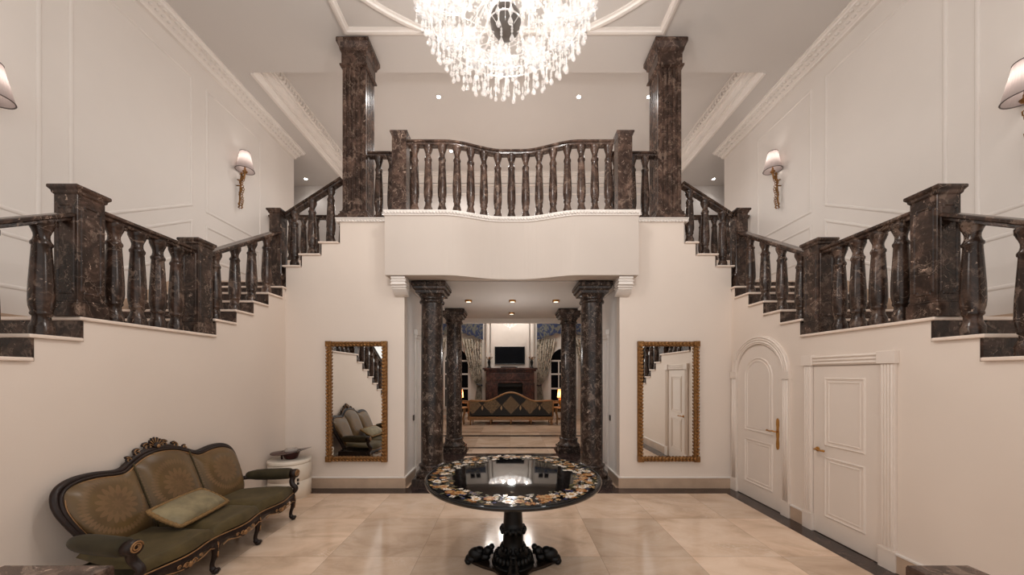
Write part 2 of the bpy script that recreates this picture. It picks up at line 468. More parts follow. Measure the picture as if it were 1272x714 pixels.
def pattern2(name, ca, cb, scale, thr=0.5, rough=0.8):
    m, nt, out = newmat(name)
    v = pos(nt, (1, 1, 0.7))
    n = noise(nt, v, scale, 2, 0.5, 1.5)
    c = ramp(nt, n, [(thr-0.03, ca), (thr+0.03, cb)])
    princ(nt, out, c, rough); return m
M['valance'] = pattern2('blue_gold_brocade', lin(34,46,78), lin(96,94,84), 6.0, 0.52)
M['curtain'] = pattern2('cream_damask_drape', lin(118,110,100), lin(206,196,180), 8.0, 0.47)
M['tabletop'] = simple('black_marble', (9,9,10), 0.05, var=0.2, nscale=8)
INL = [simple('inlay_ivory', (222,212,198), 0.1, var=0.15, nscale=40), simple('inlay_ochre', (150,98,56), 0.1, var=0.4, nscale=40),
       simple('inlay_olive', (92,88,62), 0.1, var=0.3, nscale=40), simple('inlay_blue', (58,64,102), 0.1, var=0.3, nscale=40),
       simple('inlay_tan', (176,140,96), 0.1, var=0.3, nscale=40), simple('inlay_grey', (104,96,88), 0.1, var=0.3, nscale=40)]

# ------------------------------------------------------------------ key sizes (metres)
WL, YB = -3.66, 5.574
XO = -5.40
ZC, ZT = 7.38, 7.73          # main ceiling, tray ceiling
ZF = 4.39                    # upper floor
MS = lambda x: -x - 0.045    # mirror for the flights and side walls
MC = lambda x: -x + 0.065    # mirror for the middle
WR = MS(WL); XOR = MS(XO)
Y0 = -1.6
def side(s, x): return x if s < 0 else MS(x)
def mid(s, x): return x if s < 0 else MC(x)

# ------------------------------------------------------------------ steps
FRONT = [(2.916 - 0.305*k, 2.916 - 0.305*(k-1), 2.34 - 0.18*k) for k in range(1, 13)]     # y0,y1,z
LAND = (2.916, 4.243, 2.34)
F2 = [(4.243, 4.56, 2.54), (4.56, 4.866, 2.715), (4.866, 5.168, 2.90), (5.168, 5.483, 3.09), (5.483, 5.79, 3.265)]
ZL = 3.44
F3 = [(-3.672, -3.41, 3.625), (-3.41, -3.09, 3.815), (-3.09, -2.79, 4.01)]
TH = 0.03
def f3(s): return F3 if s < 0 else F3[:2] + [(-3.09, -2.90, 4.01)]

# ---- floor and bands
struct('floor', MB().box(-8.2, 8.2, Y0, 15.8, -0.1, 0.0), M['floor'])
def flat(x0, x1, y0, y1, z=0.003): return MB().box(x0, x1, y0, y1, 0.0005, z)
tn = [0]
def trim(mb, mat, bevel=0.0, parent=None):
    tn[0] += 1
    return struct('trim_%d' % tn[0], mb, mat, parent, bevel)
b = MB()
b.box(WL, WR, 5.32, YB, 0.0005, 0.003)
b.box(WL, WL+0.25, Y0, 5.32, 0.0005, 0.003); b.box(WR-0.25, WR, Y0, 5.32, 0.0005, 0.003)
trim(b, M['marble_band'])
b = MB()
for s in (-1, 1):
    b.box(mid(s, -1.66), mid(s, -1.02), YB, 8.55, 0.0005, 0.003)
b.box(mid(-1, -1.02), mid(1, -1.02), 7.75, 8.0, 0.0005, 0.0028)
b.box(-3.0, 3.0, 8.55, 8.72, 0.0005, 0.003)
b.box(-6.5, 6.5, 10.2, 10.42, 0.0005, 0.003)
b.box(-6.5, 6.5, 10.9, 10.95, 0.0005, 0.003)
trim(b, M['marble_band'])

# ---- stringer walls (below the flights)
def stringer_poly():
    p = [(Y0, 0.0)]
    top = []
    e = 0.021; g = TH + 0.0006
    for y0, y1, z in reversed(FRONT): top += [(y0+e, z-g), (y1+e, z-g)]
    top += [(LAND[0]+e, LAND[2]-g), (LAND[1]+e, LAND[2]-g)]
    for y0, y1, z in F2[:4]: top += [(y0+e, z-g), (y1+e, z-g)]
    top += [(5.483+e, F2[4][2]-g), (YB, F2[4][2]-g), (YB, 0.0)]
    return [(FRONT[-1][0]+e, 0.0)] + top
for s, nm in ((-1, 'wall_left'), (1, 'wall_right')):
    x = side(s, WL)
    struct(nm, MB().prism(stringer_poly(), 'yz', x, x + s*0.10), M['wall_lower'])

# ---- lower back walls with stepped top, walls of the passage
XP = -1.72
for s, nm in ((-1, 'wall_back_left'), (1, 'wall_back_right')):
    f = (lambda x, s=s: x if s < 0 else MS(x))
    xp = mid(s, XP)
    g = TH + 0.0006; e = 0.021
    poly = [(f(WL)+s*0.05, 0), (f(WL)+s*0.05, 3.2), (f(-3.65), 3.2)]
    for x0, x1, z in f3(s): poly += [(f(max(x0+e, -3.65)), z-g), (f(x1+e), z-g)]
    poly += [(f(f3(s)[2][1]+e), ZF-0.02), (xp, ZF-0.02), (xp, 0)]
    struct(nm, MB().prism(poly, 'xz', YB, YB+0.15), M['wall_lower'])
xl, xr = XP, MC(XP)
struct('wall_over_opening', MB().box(xl, xr, YB, YB+0.15, 3.42, ZF-0.02), M['wall_lower'])
for s, nm in ((-1, 'wall_passage_left'), (1, 'wall_passage_right')):
    x = mid(s, XP)
    struct(nm, MB().box(x, x + s*0.12, YB+0.15, 8.6, 0, 3.40), M['cool'])
    # living room side
    struct('wall_living_front_' + nm.split('_')[-1], MB().box(x + s*0.12, s*7.5, 8.6, 8.72, 0, 4.2), M['livingwall'])
# passage ceiling slab / gallery floor
NP = 24
edge = [(xl-0.5 + (xr-xl+1.0)*i/NP, 9.35 + 0.12*(1-((i/NP-0.5)*2)**2)) for i in range(NP+1)]
struct('ceiling_passage', MB().prism([(xl-0.5, YB+0.16), (xr+0.5, YB+0.16)] + edge[::-1], 'xy', 3.40, 3.5), M['ceil'])
struct('floor_gallery', MB().box(-2.48, MC(-2.48), YB+0.16, 7.6, ZF-0.1, ZF).box(-8.2, 8.2, 7.6, 10.1, ZF-0.19, ZF), M['nosing'])
struct('wall_slab_edge', MB().box(-7.5, 7.5, 9.62, 9.72, 3.3, ZF-0.19).box(-2.1, 2.2, 9.3, 9.62, 3.5, ZF-0.19), M['livingwall'])

# ---- outer walls
for s, nm in ((-1, 'wall_outer_left'), (1, 'wall_outer_right')):
    x = side(s, XO)
    struct(nm, MB().box(x, x+s*0.2, Y0, 8.55, 0, ZC), M['wall'])
    struct('wall_gallery_return_' + nm.split('_')[-1], MB().box(x+s*0.2, s*8.2, 8.35, 8.55, ZF, ZC), M['greywall'])
    struct('wall_gallery_end_' + nm.split('_')[-1], MB().box(s*8.2, s*8.3, 8.35, 10.1, ZF, ZC), M['greywall'])
    # wall under the gallery edge, behind the corner landing
    struct('wall_stairwell_' + nm.split('_')[-1], MB().box(x, side(s, -2.48), 7.5, 7.6, 3.0, ZF-0.1), M['wall'])
struct('wall_gallery_back', MB().box(-8.3, 8.3, 10.03, 10.13, ZF, ZT), M['greywall'])

# ---- ceilings
TXL, TXR, TY = -4.73, 4.66, 6.27
b = MB().box(-8.3, 8.3, Y0, TY, ZC, ZC+0.1)
b.box(-8.3, TXL, TY, 10.13, ZC, ZC+0.1).box(TXR, 8.3, TY, 10.13, ZC, ZC+0.1)
struct('ceiling', b, M['ceil'])
struct('ceiling_tray', MB().box(TXL-0.1, TXR+0.1, TY-0.1, 10.13, ZT, ZT+0.1).box(TXL-0.1, TXR+0.1, TY-0.12, TY-0.02, ZC+0.1, ZT), M['ceil'])

# ---- crown mouldings
def crown_prof(s, w, h):
    """(x offset from wall toward room, z down from ceiling)"""
    return [(0,0), (w,0), (w,-0.02), (w*0.9,-0.028), (w*0.86,-0.05), (w*0.55,-h*0.45), (w*0.3,-h*0.75), (w*0.22,-h*0.8), (w*0.2,-h), (0,-h)]
def dentils(b, x0, x1, y0, y1, z0, z1, step, gap):
    y = y0
    while y < y1:
        b.box(x0, x1, y, y+step-gap, z0, z1); y += step
for s in (-1, 1):
    x = side(s, XO); k = -s
    b = MB(); n = len(crown_prof(s, .3, .14))
    pr = crown_prof(s, 0.30, 0.15)
    b.prism([(x + k*a, ZC + z) for a, z in pr], 'xz', Y0, 8.55)
    cr = trim(b, M['white'])
    d = MB()
    # egg and leaf run on the slope of the crown
    y = Y0
    while y < 8.5:
        for q, (a, z) in enumerate(((0.215, -0.062), (0.135, -0.098))):
            yy = y + 0.045*q
            d.ball((x + k*a, yy, ZC + z), (0.033, 0.03, 0.012), 6, 4)
        y += 0.09
    d.build('leaf_run', M['white'], cr, kind='stuff')
    # tray crown
    xt = TXL if s < 0 else TXR
    b = MB()
    pr = [(0, 0.0), (0.0, 0.36), (0.30, 0.36), (0.30, 0.33), (0.26, 0.32), (0.25, 0.22), (0.20, 0.20), (0.17, 0.12), (0.10, 0.09), (0.08, 0.03), (0.03, 0.0), (0.02, -0.03), (-0.03, -0.03), (-0.03, 0)]
    b.prism([(xt + k*a, ZC + z) for a, z in pr], 'xz', TY, 10.03)
    cr = trim(b, M['white'])
    bd = MB(); bd.box(xt + k*0.185, xt + k*0.22, TY, 10.0, ZC+0.165, ZC+0.20).box(xt + k*0.085, xt + k*0.115, TY, 10.0, ZC+0.045, ZC+0.085)
    bd.build('bead_groove', M['white'], cr)
    d = MB(); dentils(d, xt + k*0.255, xt + k*0.29, TY, 10.0, ZC+0.235, ZC+0.315, 0.09, 0.035)
    d.build('dentil_run', M['white'], cr, kind='stuff')
# gallery back wall cornice
b = MB()
for a, z0, z1 in ((0.13, ZT-0.05, ZT), (0.10, ZT-0.12, ZT-0.05), (0.05, ZT-0.3, ZT-0.12), (0.08, ZT-0.38, ZT-0.34), (0.03, ZT-0.62, ZT-0.585)):
    b.box(TXL, TXR, 10.03-a, 10.03, z0, z1)
trim(b, M['white'])

# ---- ceiling moulding frame and arcs
mp = [(-0.06,0), (-0.06,-0.02), (-0.035,-0.03), (-0.02,-0.05), (0.02,-0.05), (0.035,-0.03), (0.06,-0.02), (0.06,0)]
CX = -0.09
b = MB()
b.sweep([(-2.63,-1.2,ZC), (-2.63,5.5,ZC), (2.45,5.5,ZC), (2.45,-1.2,ZC)], mp)
trim(b, M['white'])
b = MB()
for s in (-1, 1):
    pts = []
    for i in range(15):
        xx = 1.27 + (2.5-1.27)*i/14
        pts.append((CX + s*xx, 2.5 + math.sqrt(3.25**2 - xx*xx), ZC))
    b.sweep(pts, mp)
trim(b, M['white'])

# ---- wall panel mouldings on the outer walls
def slope(y):      # the rise of the stair in the middle flight
    return 0.59
for s in (-1, 1):
    x = side(s, XO); k = -s
    P = [(0,-0.022), (0.012*k*k,-0.022), (0.02,-0.008), (0.014,0.0), (0.02,0.008), (0.012,0.022), (0,0.022)]
    def frame(pts):
        b = MB()
        pr = [(0.024*cos(a), max(0.0, 0.015*sin(a))) for a in [PI*i/6 for i in range(7)]]
        b.sweep([(x, y, z) for y, z in pts], pr if True else P, up=(k,0,0), closed=True)
        trim(b, M['wall'])
    zt = 6.90
    sl = lambda y, z0: z0 + 0.59*(y-4.21)
    frame([(4.21, sl(4.21,3.79)), (4.21, zt), (5.80, zt), (5.80, sl(5.80,3.79))])
    frame([(6.095, 4.745), (6.095, zt), (7.39, zt), (7.39, 4.745)])
    frame([(2.2, 3.63), (2.2, zt), (3.92, zt), (3.92, 3.63)])
    frame([(4.21, 3.0), (4.21, 3.53), (5.80, 4.46), (5.80, 3.9)])
    frame([(6.095, 3.91), (6.095, 4.475), (7.39, 4.475), (7.39, 3.91)])
    frame([(2.2, 2.80), (2.2, 3.357), (3.92, 3.357), (3.92, 2.80)])
    # string skirting on the outer wall
    b = MB()
    b.prism([(2.916,2.34), (2.916,2.50), (4.2,2.50), (5.8,3.60), (7.5,3.60), (7.5,3.44), (5.79,3.44), (5.79,3.2), (4.243,2.34)], 'yz', x, x+k*0.02)
    trim(b, M['skirt'])
    b = MB()
    ft = [(FRONT[-1][0], 0.0), (FRONT[-1][0], 0.5)] + [(2.916, 2.60), (2.916, 2.34)]
    b.prism(ft, 'yz', x, x+k*0.02)
    trim(b, M['skirt'])

# ---- baseboards
def base_run(name, x0, x1, y0, y1, ax, sgn):
    """ax 'x': board on a wall facing sgn x;  'y': facing sgn y"""
    b = MB()
    if ax == 'y':
        b.box(x0, x1, y0, y0+sgn*0.022, 0, 0.165); m = MB().box(x0, x1, y0, y0+sgn*0.03, 0.165, 0.19)
    else:
        b.box(x0, x0+sgn*0.022, y0, y1, 0, 0.165); m = MB().box(x0, x0+sgn*0.03, y0, y1, 0.165, 0.19)
    o = struct(name, b, M['skirt'], bevel=0.003)
    m.build('top_bead', M['white'], o, bevel=0.006)
base_run('baseboard_back_left', WL, XP, YB, None, 'y', -1)
base_run('baseboard_back_right', MC(XP), WR-0.035, YB, None, 'y', -1)
base_run('baseboard_left', WL, None, -0.7, YB-0.03, 'x', 1)
base_run('baseboard_right_between', WR, None, 4.185, 4.39, 'x', -1)
base_run('baseboard_right_front', WR, None, -0.7, 3.185, 'x', -1)
base_run('baseboard_passage_left', XP, None, YB-0.02, 6.16, 'x', 1)
base_run('baseboard_passage_right', MC(XP), None, YB-0.02, 6.16, 'x', -1)

# ------------------------------------------------------------------ staircases
def staircase(s):
    nm = 'staircase'
    lab = ('marble staircase climbing the wall above the green sofa' if s < 0 else 'marble staircase climbing the wall above the white doors')
    t = thing(nm, lab, 'stairs', (side(s, -4.5), 3.5, 0), 'paired marble staircases')
    xi, xo = side(s, WL), side(s, XO)
    ov = -s*0.03
    def tread(x0, x1, y0, y1, z):
        return MB().box(x0, x1, y0, y1, z-TH, z).build('tread', M['nosing'], t, bevel=0.008)
    def riser_y(y, z0, z1): MB().box(xo-s*0.001, xi, y, y+0.02, z0, z1).build('riser', M['marble'], t)
    def riser_x(x, z0, z1, y0=YB+0.001, y1=7.498): MB().box(x, x - s*0.02, y0, y1, z0, z1).build('riser', M['marble'], t)
    xw = xo - s*0.001
    prev = 0.0
    for y0, y1, z in reversed(FRONT):
        tread(xi + ov, xw, y0-0.025, y1, z); riser_y(y0, prev, z-TH); prev = z
    tread(xi + ov, xw, LAND[0]-0.025, LAND[1], LAND[2]); riser_y(LAND[0], prev, LAND[2]-TH); prev = LAND[2]
    for y0, y1, z in F2:
        last = y0 > 5.4
        tread(xi + (ov if not last else s*0.002), xw, y0-0.025, y1, z)
        if last:   # short return of the top tread beside the newel
            tread(xi + ov, xi + s*0.002, y0-0.025, YB-0.002, z)
        riser_y(y0, prev, z-TH); prev = z
    # corner landing
    MB().box(side(s,-3.718), xw, 5.79-0.025, 7.498, ZL-TH, ZL).build('landing', M['nosing'], t, bevel=0.008)
    MB().box(xw, side(s,-3.72), 5.79, 5.81, prev, ZL-TH).build('riser', M['marble'], t)
    prev = ZL
    for x0, x1, z in f3(s):
        tread(side(s,x0)+s*0.025, side(s,x1), YB-0.03, 7.498, z); riser_x(side(s,x0), prev, z-TH); prev = z
    tread(side(s,f3(s)[2][1])+s*0.025, side(s,-2.482), 6.03, 7.498, 4.20); riser_x(side(s,f3(s)[2][1]), prev, 4.17, 6.03)
    riser_x(side(s,-2.485), 4.20, ZF-0.1, 6.03)
    return t
staircase(-1); staircase(1)

# ------------------------------------------------------------------ balusters, rails, newels
BP = [(0,.125),(.075,.125),(.085,.118),(.10,.108),(.13,.092),(.165,.088),(.18,.108),(.195,.112),(.205,.105),(.215,.108),(.25,.122),(.30,.128),(.36,.127),(.45,.123),(.58,.112),(.70,.101),(.775,.094),(.785,.107),(.805,.109),(.815,.10),(.83,.086),(.855,.078),(.88,.080),(.91,.095),(.935,.112),(.95,.117),(.955,.125),(1.0,.128)]
_bal = {}
def baluster(parent, x, y, z0, z1, mat='marble', rs=0.55):
    key = (mat, rs)
    if key not in _bal:
        o = MB().lathe([(r*rs, z) for z, r in BP], 20).build('baluster', M[mat], parent)
        _bal[key] = o.data
    else:
        o = bpy.data.objects.new('baluster', _bal[key]); col.objects.link(o); o.parent = parent
    o.location = Vector((x, y, z0+0.0015)) - wloc(parent); o.scale = (1, 1, z1-z0-0.0015)
    return o
RAILP = [(-0.085,0.0),(-0.085,-0.022),(-0.075,-0.03),(-0.06,-0.034),(-0.055,-0.055),(-0.045,-0.062),(0.045,-0.062),(0.055,-0.055),(0.06,-0.034),(0.075,-0.03),(0.085,-0.022),(0.085,0.0),(0.07,0.008),(-0.07,0.008)]
def rail(parent, pts, w=1.0, mat='marble'):
    return MB().sweep(pts, [(a*w, b_-0.008) for a, b_ in RAILP]).build('handrail', M[mat], parent)

def newel(name_label, x, y, z0, z1, w=0.20, d=0.20, capw=0.255, mat='marble', base_h=0.14, panels=True, group='marble newel posts'):
    t = thing('newel_post', name_label, 'newel post', (x, y, z0), group)
    h0 = z0 + base_h; h1 = z1 - 0.075
    bw = w/2; 
    MB().box(x-bw-0.018, x+bw+0.018, y-d/2-0.018, y+d/2+0.018, z0, h0-0.02).box(x-bw-0.009, x+bw+0.009, y-d/2-0.009, y+d/2+0.009, h0-0.02, h0).build('base', M[mat], t, bevel=0.006)
    MB().box(x-bw, x+bw, y-d/2, y+d/2, h0, h1).build('shaft', M[mat], t, bevel=0.004)
    c = capw/2; dd = c - bw
    b = MB()
    prof = [(0.0, 0), (0.35, 0.012), (0.45, 0.03), (0.9, 0.045), (1.0, 0.05), (1.0, 0.068), (0.85, 0.075)]
    vs = []; fs = []
    for a, z in prof:
        e = bw + dd*a; e2 = d/2 + dd*a
        vs += [(x-e, y-e2, h1+z), (x+e, y-e2, h1+z), (x+e, y+e2, h1+z), (x-e, y+e2, h1+z)]
    for i in range(len(prof)-1):
        for k in range(4): fs.append((i*4+k, i*4+(k+1)%4, (i+1)*4+(k+1)%4, (i+1)*4+k))
    fs.append((0,3,2,1)); q = (len(prof)-1)*4; fs.append((q,q+1,q+2,q+3))
    b.add(vs, fs); b.build('cap', M[mat], t)
    if panels:
        # sunk panels with notched corners drawn by raised edge fillets
        zz0, zz1 = h0+0.06, h1-0.09; n = 0.022
        for ax, sg in (('y', -1), ('x', 1), ('x', -1)):
            half = (bw if ax == 'y' else d/2) - 0.032
            pts = [(-half+n, zz0), (half-n, zz0), (half-n, zz0+n), (half, zz0+n), (half, zz1-n), (half-n, zz1-n), (half-n, zz1), (-half+n, zz1), (-half+n, zz1-n), (-half, zz1-n), (-half, zz0+n), (-half+n, zz0+n)]
            if ax == 'y': P3 = [(x+a, y-d/2, z) for a, z in pts]; up = (0,-1,0)
            else: P3 = [(x+sg*bw, y+a, z) for a, z in pts]; up = (sg,0,0)
            MB().sweep(P3, [(-0.009,0),(-0.004,0.007),(0.004,0.007),(0.009,0)], up=up, closed=True).build('panel_bead', M[mat], t)
    return t

SIDE = {-1: 'above the green sofa', 1: 'above the white doors'}
XB = -3.755      # centre line of the side balustrades
for s in (-1, 1):
    w = SIDE[s]; x = side(s, XB)
    newel('panelled marble newel at the near end of the landing ' + w, x, 2.99, 2.342, 3.45, group='landing newels')
    newel('panelled marble newel at the far end of the landing ' + w, x, 4.11, 2.342, 3.45, group='landing newels')
    newel('marble corner newel where the flight turns ' + w, side(s, -3.79), 5.60, 3.267, 4.52, w=0.17, d=0.19, capw=0.235, group='corner newels')
    t = thing('balustrade', 'level marble balustrade of four balusters on the landing ' + w, 'balustrade', (x, 3.55, 2.34), 'landing balustrades')
    rail(t, [(x, 3.092, 3.335), (x, 4.008, 3.335)])
    for k in range(4): baluster(t, x, 3.245 + 0.202*k, 2.34, 3.275)
    t = thing('balustrade', 'sloping marble balustrade on the lower steps below the landing ' + w, 'balustrade', (x, 2.0, 1.5), 'lower flight balustrades')
    rail(t, [(x, 2.888, 3.217), (x, 0.5, 3.23-0.59*2.41)])
    for k, (y0, y1, z) in enumerate(FRONT[:7]):
        yc = (y0+y1)/2 - 0.02
        baluster(t, x, yc, z, 3.23 - 0.59*(2.91-yc) - 0.05)
    t = thing('balustrade', 'rising marble balustrade between the landing and the corner ' + w, 'balustrade', (x, 4.8, 2.9), 'upper flight balustrades')
    rail(t, [(x, 4.212, 3.354), (x, 5.503, 3.354+0.625*1.291)])
    for k, (y0, y1, z) in enumerate(F2[:4]):
        yc = (y0+y1)/2 - 0.045
        baluster(t, x, yc, z, 3.34 + 0.625*(yc-4.19) - 0.05)
    t = thing('balustrade', 'short stepped marble balustrade beside the square pillar ' + w, 'balustrade', (side(s,-3.2), 5.66, 4.0), 'top flight balustrades')
    xa, xb = side(s, -3.678), (-2.776 if s < 0 else 2.842)
    rail(t, [(xa, 5.66, 4.50), (xb, 5.66, 4.50 + 0.645*abs(xb-xa))])
    for (x0, x1, z) in f3(s):
        xc = (x0+x1)/2 - 0.02
        baluster(t, side(s, xc), 5.66, z, 4.50 + (xc+3.678)*0.645 - 0.05)
    # gallery rail beyond the stairwell
    t = thing('balustrade', 'marble balustrade on the gallery edge behind the top flight ' + w, 'balustrade', (side(s,-4), 7.68, ZF), 'gallery balustrades')
    rail(t, [(side(s, -5.37), 7.68, 5.40), (side(s, -2.55), 7.68, 5.40)])
    for k in range(10):
        baluster(t, side(s, -5.2 + 0.285*k), 7.68, ZF, 5.345)

# ---- balcony
def yfront(x):
    u = abs(x - 0.033)
    t = (u - 0.15) / (1.08 - 0.15)
    t = max(0.0, min(1.0, t))
    return 5.53 - 0.23*(0.5 - 0.5*cos(PI*t))
BX0, BX1 = -1.94, 1.995
NB = 60
xs = [BX0 + (BX1-BX0)*i/NB for i in range(NB+1)]
fr = [(x, yfront(x)) for x in xs]
t = thing('balcony', 'white balcony box with concave front between the two upper pillars', 'balcony', (0.03, YB, 3.39))
b = MB(); b.prism([(BX0, YB-0.001)] + fr + [(BX1, YB-0.001)], 'xy', 3.39, 4.31); b.build('fascia', M['fascia'], t)
path = [(BX0, YB-0.002, 0)] + [(x, y, 0) for x, y in fr] + [(BX1, YB-0.002, 0)]
pz = lambda z: [(p[0], p[1], z) for p in path]
cp = [(0.02, 0.0), (0.02, 0.085), (-0.045, 0.085), (-0.05, 0.06), (-0.03, 0.055), (-0.03, 0.012), (-0.012, 0.0)]
b = MB(); b.sweep(pz(4.31), [(-a, z) for a, z in cp]); b.prism([(BX0, YB-0.001)] + fr + [(BX1, YB-0.001)], 'xy', 4.31, 4.393)
b.build('cornice', M['white'], t)
d = MB()
L = 0.0
rp = pz(4.345)
acc = 0.012
for i in range(len(rp)-1):
    a, c = Vector(rp[i]), Vector(rp[i+1]); ln = (c-a).length; dr = (c-a)/ln; nr = Vector((dr.y, -dr.x, 0))
    q = (0.05 - acc) if acc > 0 else 0
    while q < ln - (0.036 if i == len(rp)-2 else 0):
        p = a + dr*q + nr*0.032
        ang = math.atan2(dr.y, dr.x)
        d.ball(p, (0.03, 0.012, 0.013), 6, 4, rot=Matrix.Rotation(ang, 3, 'Z') @ Matrix.Rotation(0.6, 3, 'Y'))
        q += 0.05
    acc = 0.05 - (q - ln) if q > ln else 0.0
d.build('rope_moulding', M['white'], t, kind='stuff')
# wall cornices under the pillars
for s in (-1, 1):
    b = MB(); xa, xb = mid(s, -2.83), mid(s, BX0)
    b.box(xa, xb, YB-0.03, YB+0.45, ZF-0.065, ZF+0.0).box(xa, xb, YB-0.045, YB-0.03, ZF-0.02, ZF)
    cr = trim(b, M['white'], 0.004)
    d = MB(); x = min(xa, xb)+0.02
    while x < max(xa, xb)-0.02:
        d.ball((x, YB-0.032, ZF-0.045), (0.026, 0.012, 0.013), 6, 4, rot=Matrix.Rotation(0.6, 3, 'Y')); x += 0.05
    d.build('rope_moulding', M['white'], cr, kind='stuff')
# corbels under the balcony ends
for s in (-1, 1):
    x0 = mid(s, -1.86); x1 = mid(s, -1.64)
    b = MB()
    b.prism([(YB-0.001, 3.385), (YB-0.24, 3.385), (YB-0.24, 3.35), (YB-0.22, 3.34), (YB-0.22, 3.27), (YB-0.19, 3.255), (YB-0.17, 3.2), (YB-0.12, 3.16), (YB-0.07, 3.13), (YB-0.001, 3.11)], 'yz', x0, x1)
    cb = b
    for zz, a in ((3.31, 0.235), (3.26, 0.225), (3.225, 0.2)):
        b.box(min(x0,x1)-0.012, max(x0,x1)+0.012, YB-a, YB-0.001, zz, zz+0.018)
    b.build('corbel', M['white'], t, bevel=0.004, label='moulded corbel')
    # beam over the columns along the passage
    trim(MB().box(mid(s,-1.70), mid(s,-1.58), YB+0.16, 8.6, 3.28, 3.399).box(mid(s,-1.58), mid(s,-1.52), YB+0.16, 8.6, 3.34, 3.399), M['white'], 0.01)

tb = thing('balustrade', 'curved marble balustrade of fifteen balusters on the white balcony', 'balustrade', (0.03, 5.5, 4.39))
rp = []
x = -1.615
while x <= 1.68:
    rp.append((x, yfront(x)+0.125, 5.528)); x += 0.055
rail(tb, rp, 1.0, 'marble_warm')
for px in (515.3,532,549.3,567.7,584.7,601,618.3,635.3,653,669.7,687,704.7,722,738.7,755.7):
    xx = (px-633.5)/425*5.5
    for _ in range(3): xx = (px-633.5)/425*(yfront(xx)+0.125)
    baluster(tb, xx, yfront(xx)+0.125, 4.393, 5.468, 'marble_warm')
for s in (-1, 1):
    lab = 'plain marble newel at the end of the balcony ' + ('nearer the green sofa' if s < 0 else 'nearer the white doors')
    newel(lab, mid(s, -1.735), 5.445, 4.3945, 5.655, w=0.225, d=0.20, capw=0.275, mat='marble_warm', base_h=0.05, panels=False, group='balcony newels')
    t = thing('balustrade', 'short marble balustrade linking the square pillar and balcony newel ' + SIDE[s].replace('above', 'toward'), 'balustrade', (mid(s,-2.0), 5.74, ZF), 'pillar balustrades')
    rail(t, [(mid(s, -2.37), 5.74, 5.55), (mid(s, -1.62), 5.74, 5.55)])
    for xx in (-2.20, -1.985, -1.71): baluster(t, mid(s, xx), 5.74, ZF, 5.49)

# ---- upper fluted pillars
def fluted(w, d, x, y):
    pts = []
    g = 0.026
    def side_(p0, p1, nrm):
        L = math.hypot(p1[0]-p0[0], p1[1]-p0[1]); ux, uy = (p1[0]-p0[0])/L, (p1[1]-p0[1])/L
        out = [p0]
        n = 4; m = 0.06; fw = (L-2*m)/(n*2-1)
        for k in range(n):
            a = m + k*2*fw
            for q, dep in ((0,0), (0.15,0.8), (0.5,1.0), (0.85,0.8), (1,0)):
                out.append((p0[0]+ux*(a+fw*q)-nrm[0]*g*dep, p0[1]+uy*(a+fw*q)-nrm[1]*g*dep))
        return out
    c = [(x-w/2,y-d/2),(x+w/2,y-d/2),(x+w/2,y+d/2),(x-w/2,y+d/2)]
    nr = [(0,-1),(1,0),(0,1),(-1,0)]
    for i in range(4): pts += side_(c[i], c[(i+1)%4], nr[i])
    return pts
def sqprof(b, x, y, w, d, prof):
    vs = []; fs = []
    for a, z in prof:
        vs += [(x-w/2-a, y-d/2-a, z), (x+w/2+a, y-d/2-a, z), (x+w/2+a, y+d/2+a, z), (x-w/2-a, y+d/2+a, z)]
    for i in range(len(prof)-1):
        for k in range(4): fs.append((i*4+k, i*4+(k+1)%4, (i+1)*4+(k+1)%4, (i+1)*4+k))
    fs.append((0,3,2,1)); q = (len(prof)-1)*4; fs.append((q,q+1,q+2,q+3))
    b.add(vs, fs); return b
for s in (-1, 1):
    x = mid(s, -2.578); y = 5.84; w, d = 0.385, 0.36
    t = thing('pillar', 'tall square fluted marble pillar on the upper floor ' + SIDE[s], 'pillar', (x, y, ZF), 'upper pillars')
    MB().prism(fluted(w, d, x, y), 'xy', 4.57, 6.98).build('shaft', M['marble_warm'], t)
    sqprof(MB(), x, y, w, d, [(0.055, ZF), (0.055, 4.46), (0.045, 4.49), (0.03, 4.505), (0.035, 4.53), (0.01, 4.555), (0.003, 4.58)]).build('base', M['marble_warm'], t)
    sqprof(MB(), x, y, w, d, [(0.004, 6.93), (0.035, 6.945), (0.035, 6.97), (0.012, 6.985), (0.012, 7.17), (0.03, 7.185), (0.04, 7.23), (0.07, 7.29), (0.075, 7.30), (0.075, 7.36), (0.065, ZC-0.001)]).build('capital', M['marble_warm'], t)

# ---- lower round columns
def column(x, y, lab):
    t = thing('column', lab, 'column', (x, y, 0), 'passage columns')
    R = 0.186
    MB().lathe([(R*1.0, 0.34), (R*1.01, 1.2), (R*0.99, 2.2), (R*0.955, 3.06)], 36, (x, y, 0)).build('shaft', M['marble_col'], t)
    b = MB(); sqprof(b, x, y, 0.0, 0.0, [(0.275, 0.0), (0.275, 0.12), (0.265, 0.13)])
    b.lathe([(0.255, 0.13), (0.268, 0.15), (0.268, 0.18), (0.25, 0.2), (0.225, 0.215), (0.215, 0.25), (0.213, 0.285), (0.222, 0.30), (0.222, 0.325), (0.205, 0.335), (R, 0.345)], 36, (x, y, 0))
    b.build('base', M['marble_col'], t)
    b = MB(); b.lathe([(R*0.955, 3.05), (0.205, 3.06), (0.21, 3.08), (0.205, 3.10), (0.19, 3.11), (0.19, 3.15), (0.21, 3.17), (0.225, 3.20)], 36, (x, y, 0))
    sqprof(b, x, y, 0.0, 0.0, [(0.215, 3.195), (0.225, 3.20), (0.235, 3.24), (0.262, 3.265), (0.268, 3.30), (0.285, 3.32), (0.285, 3.365), (0.275, 3.385)])
    b.build('capital', M['marble_col'], t)
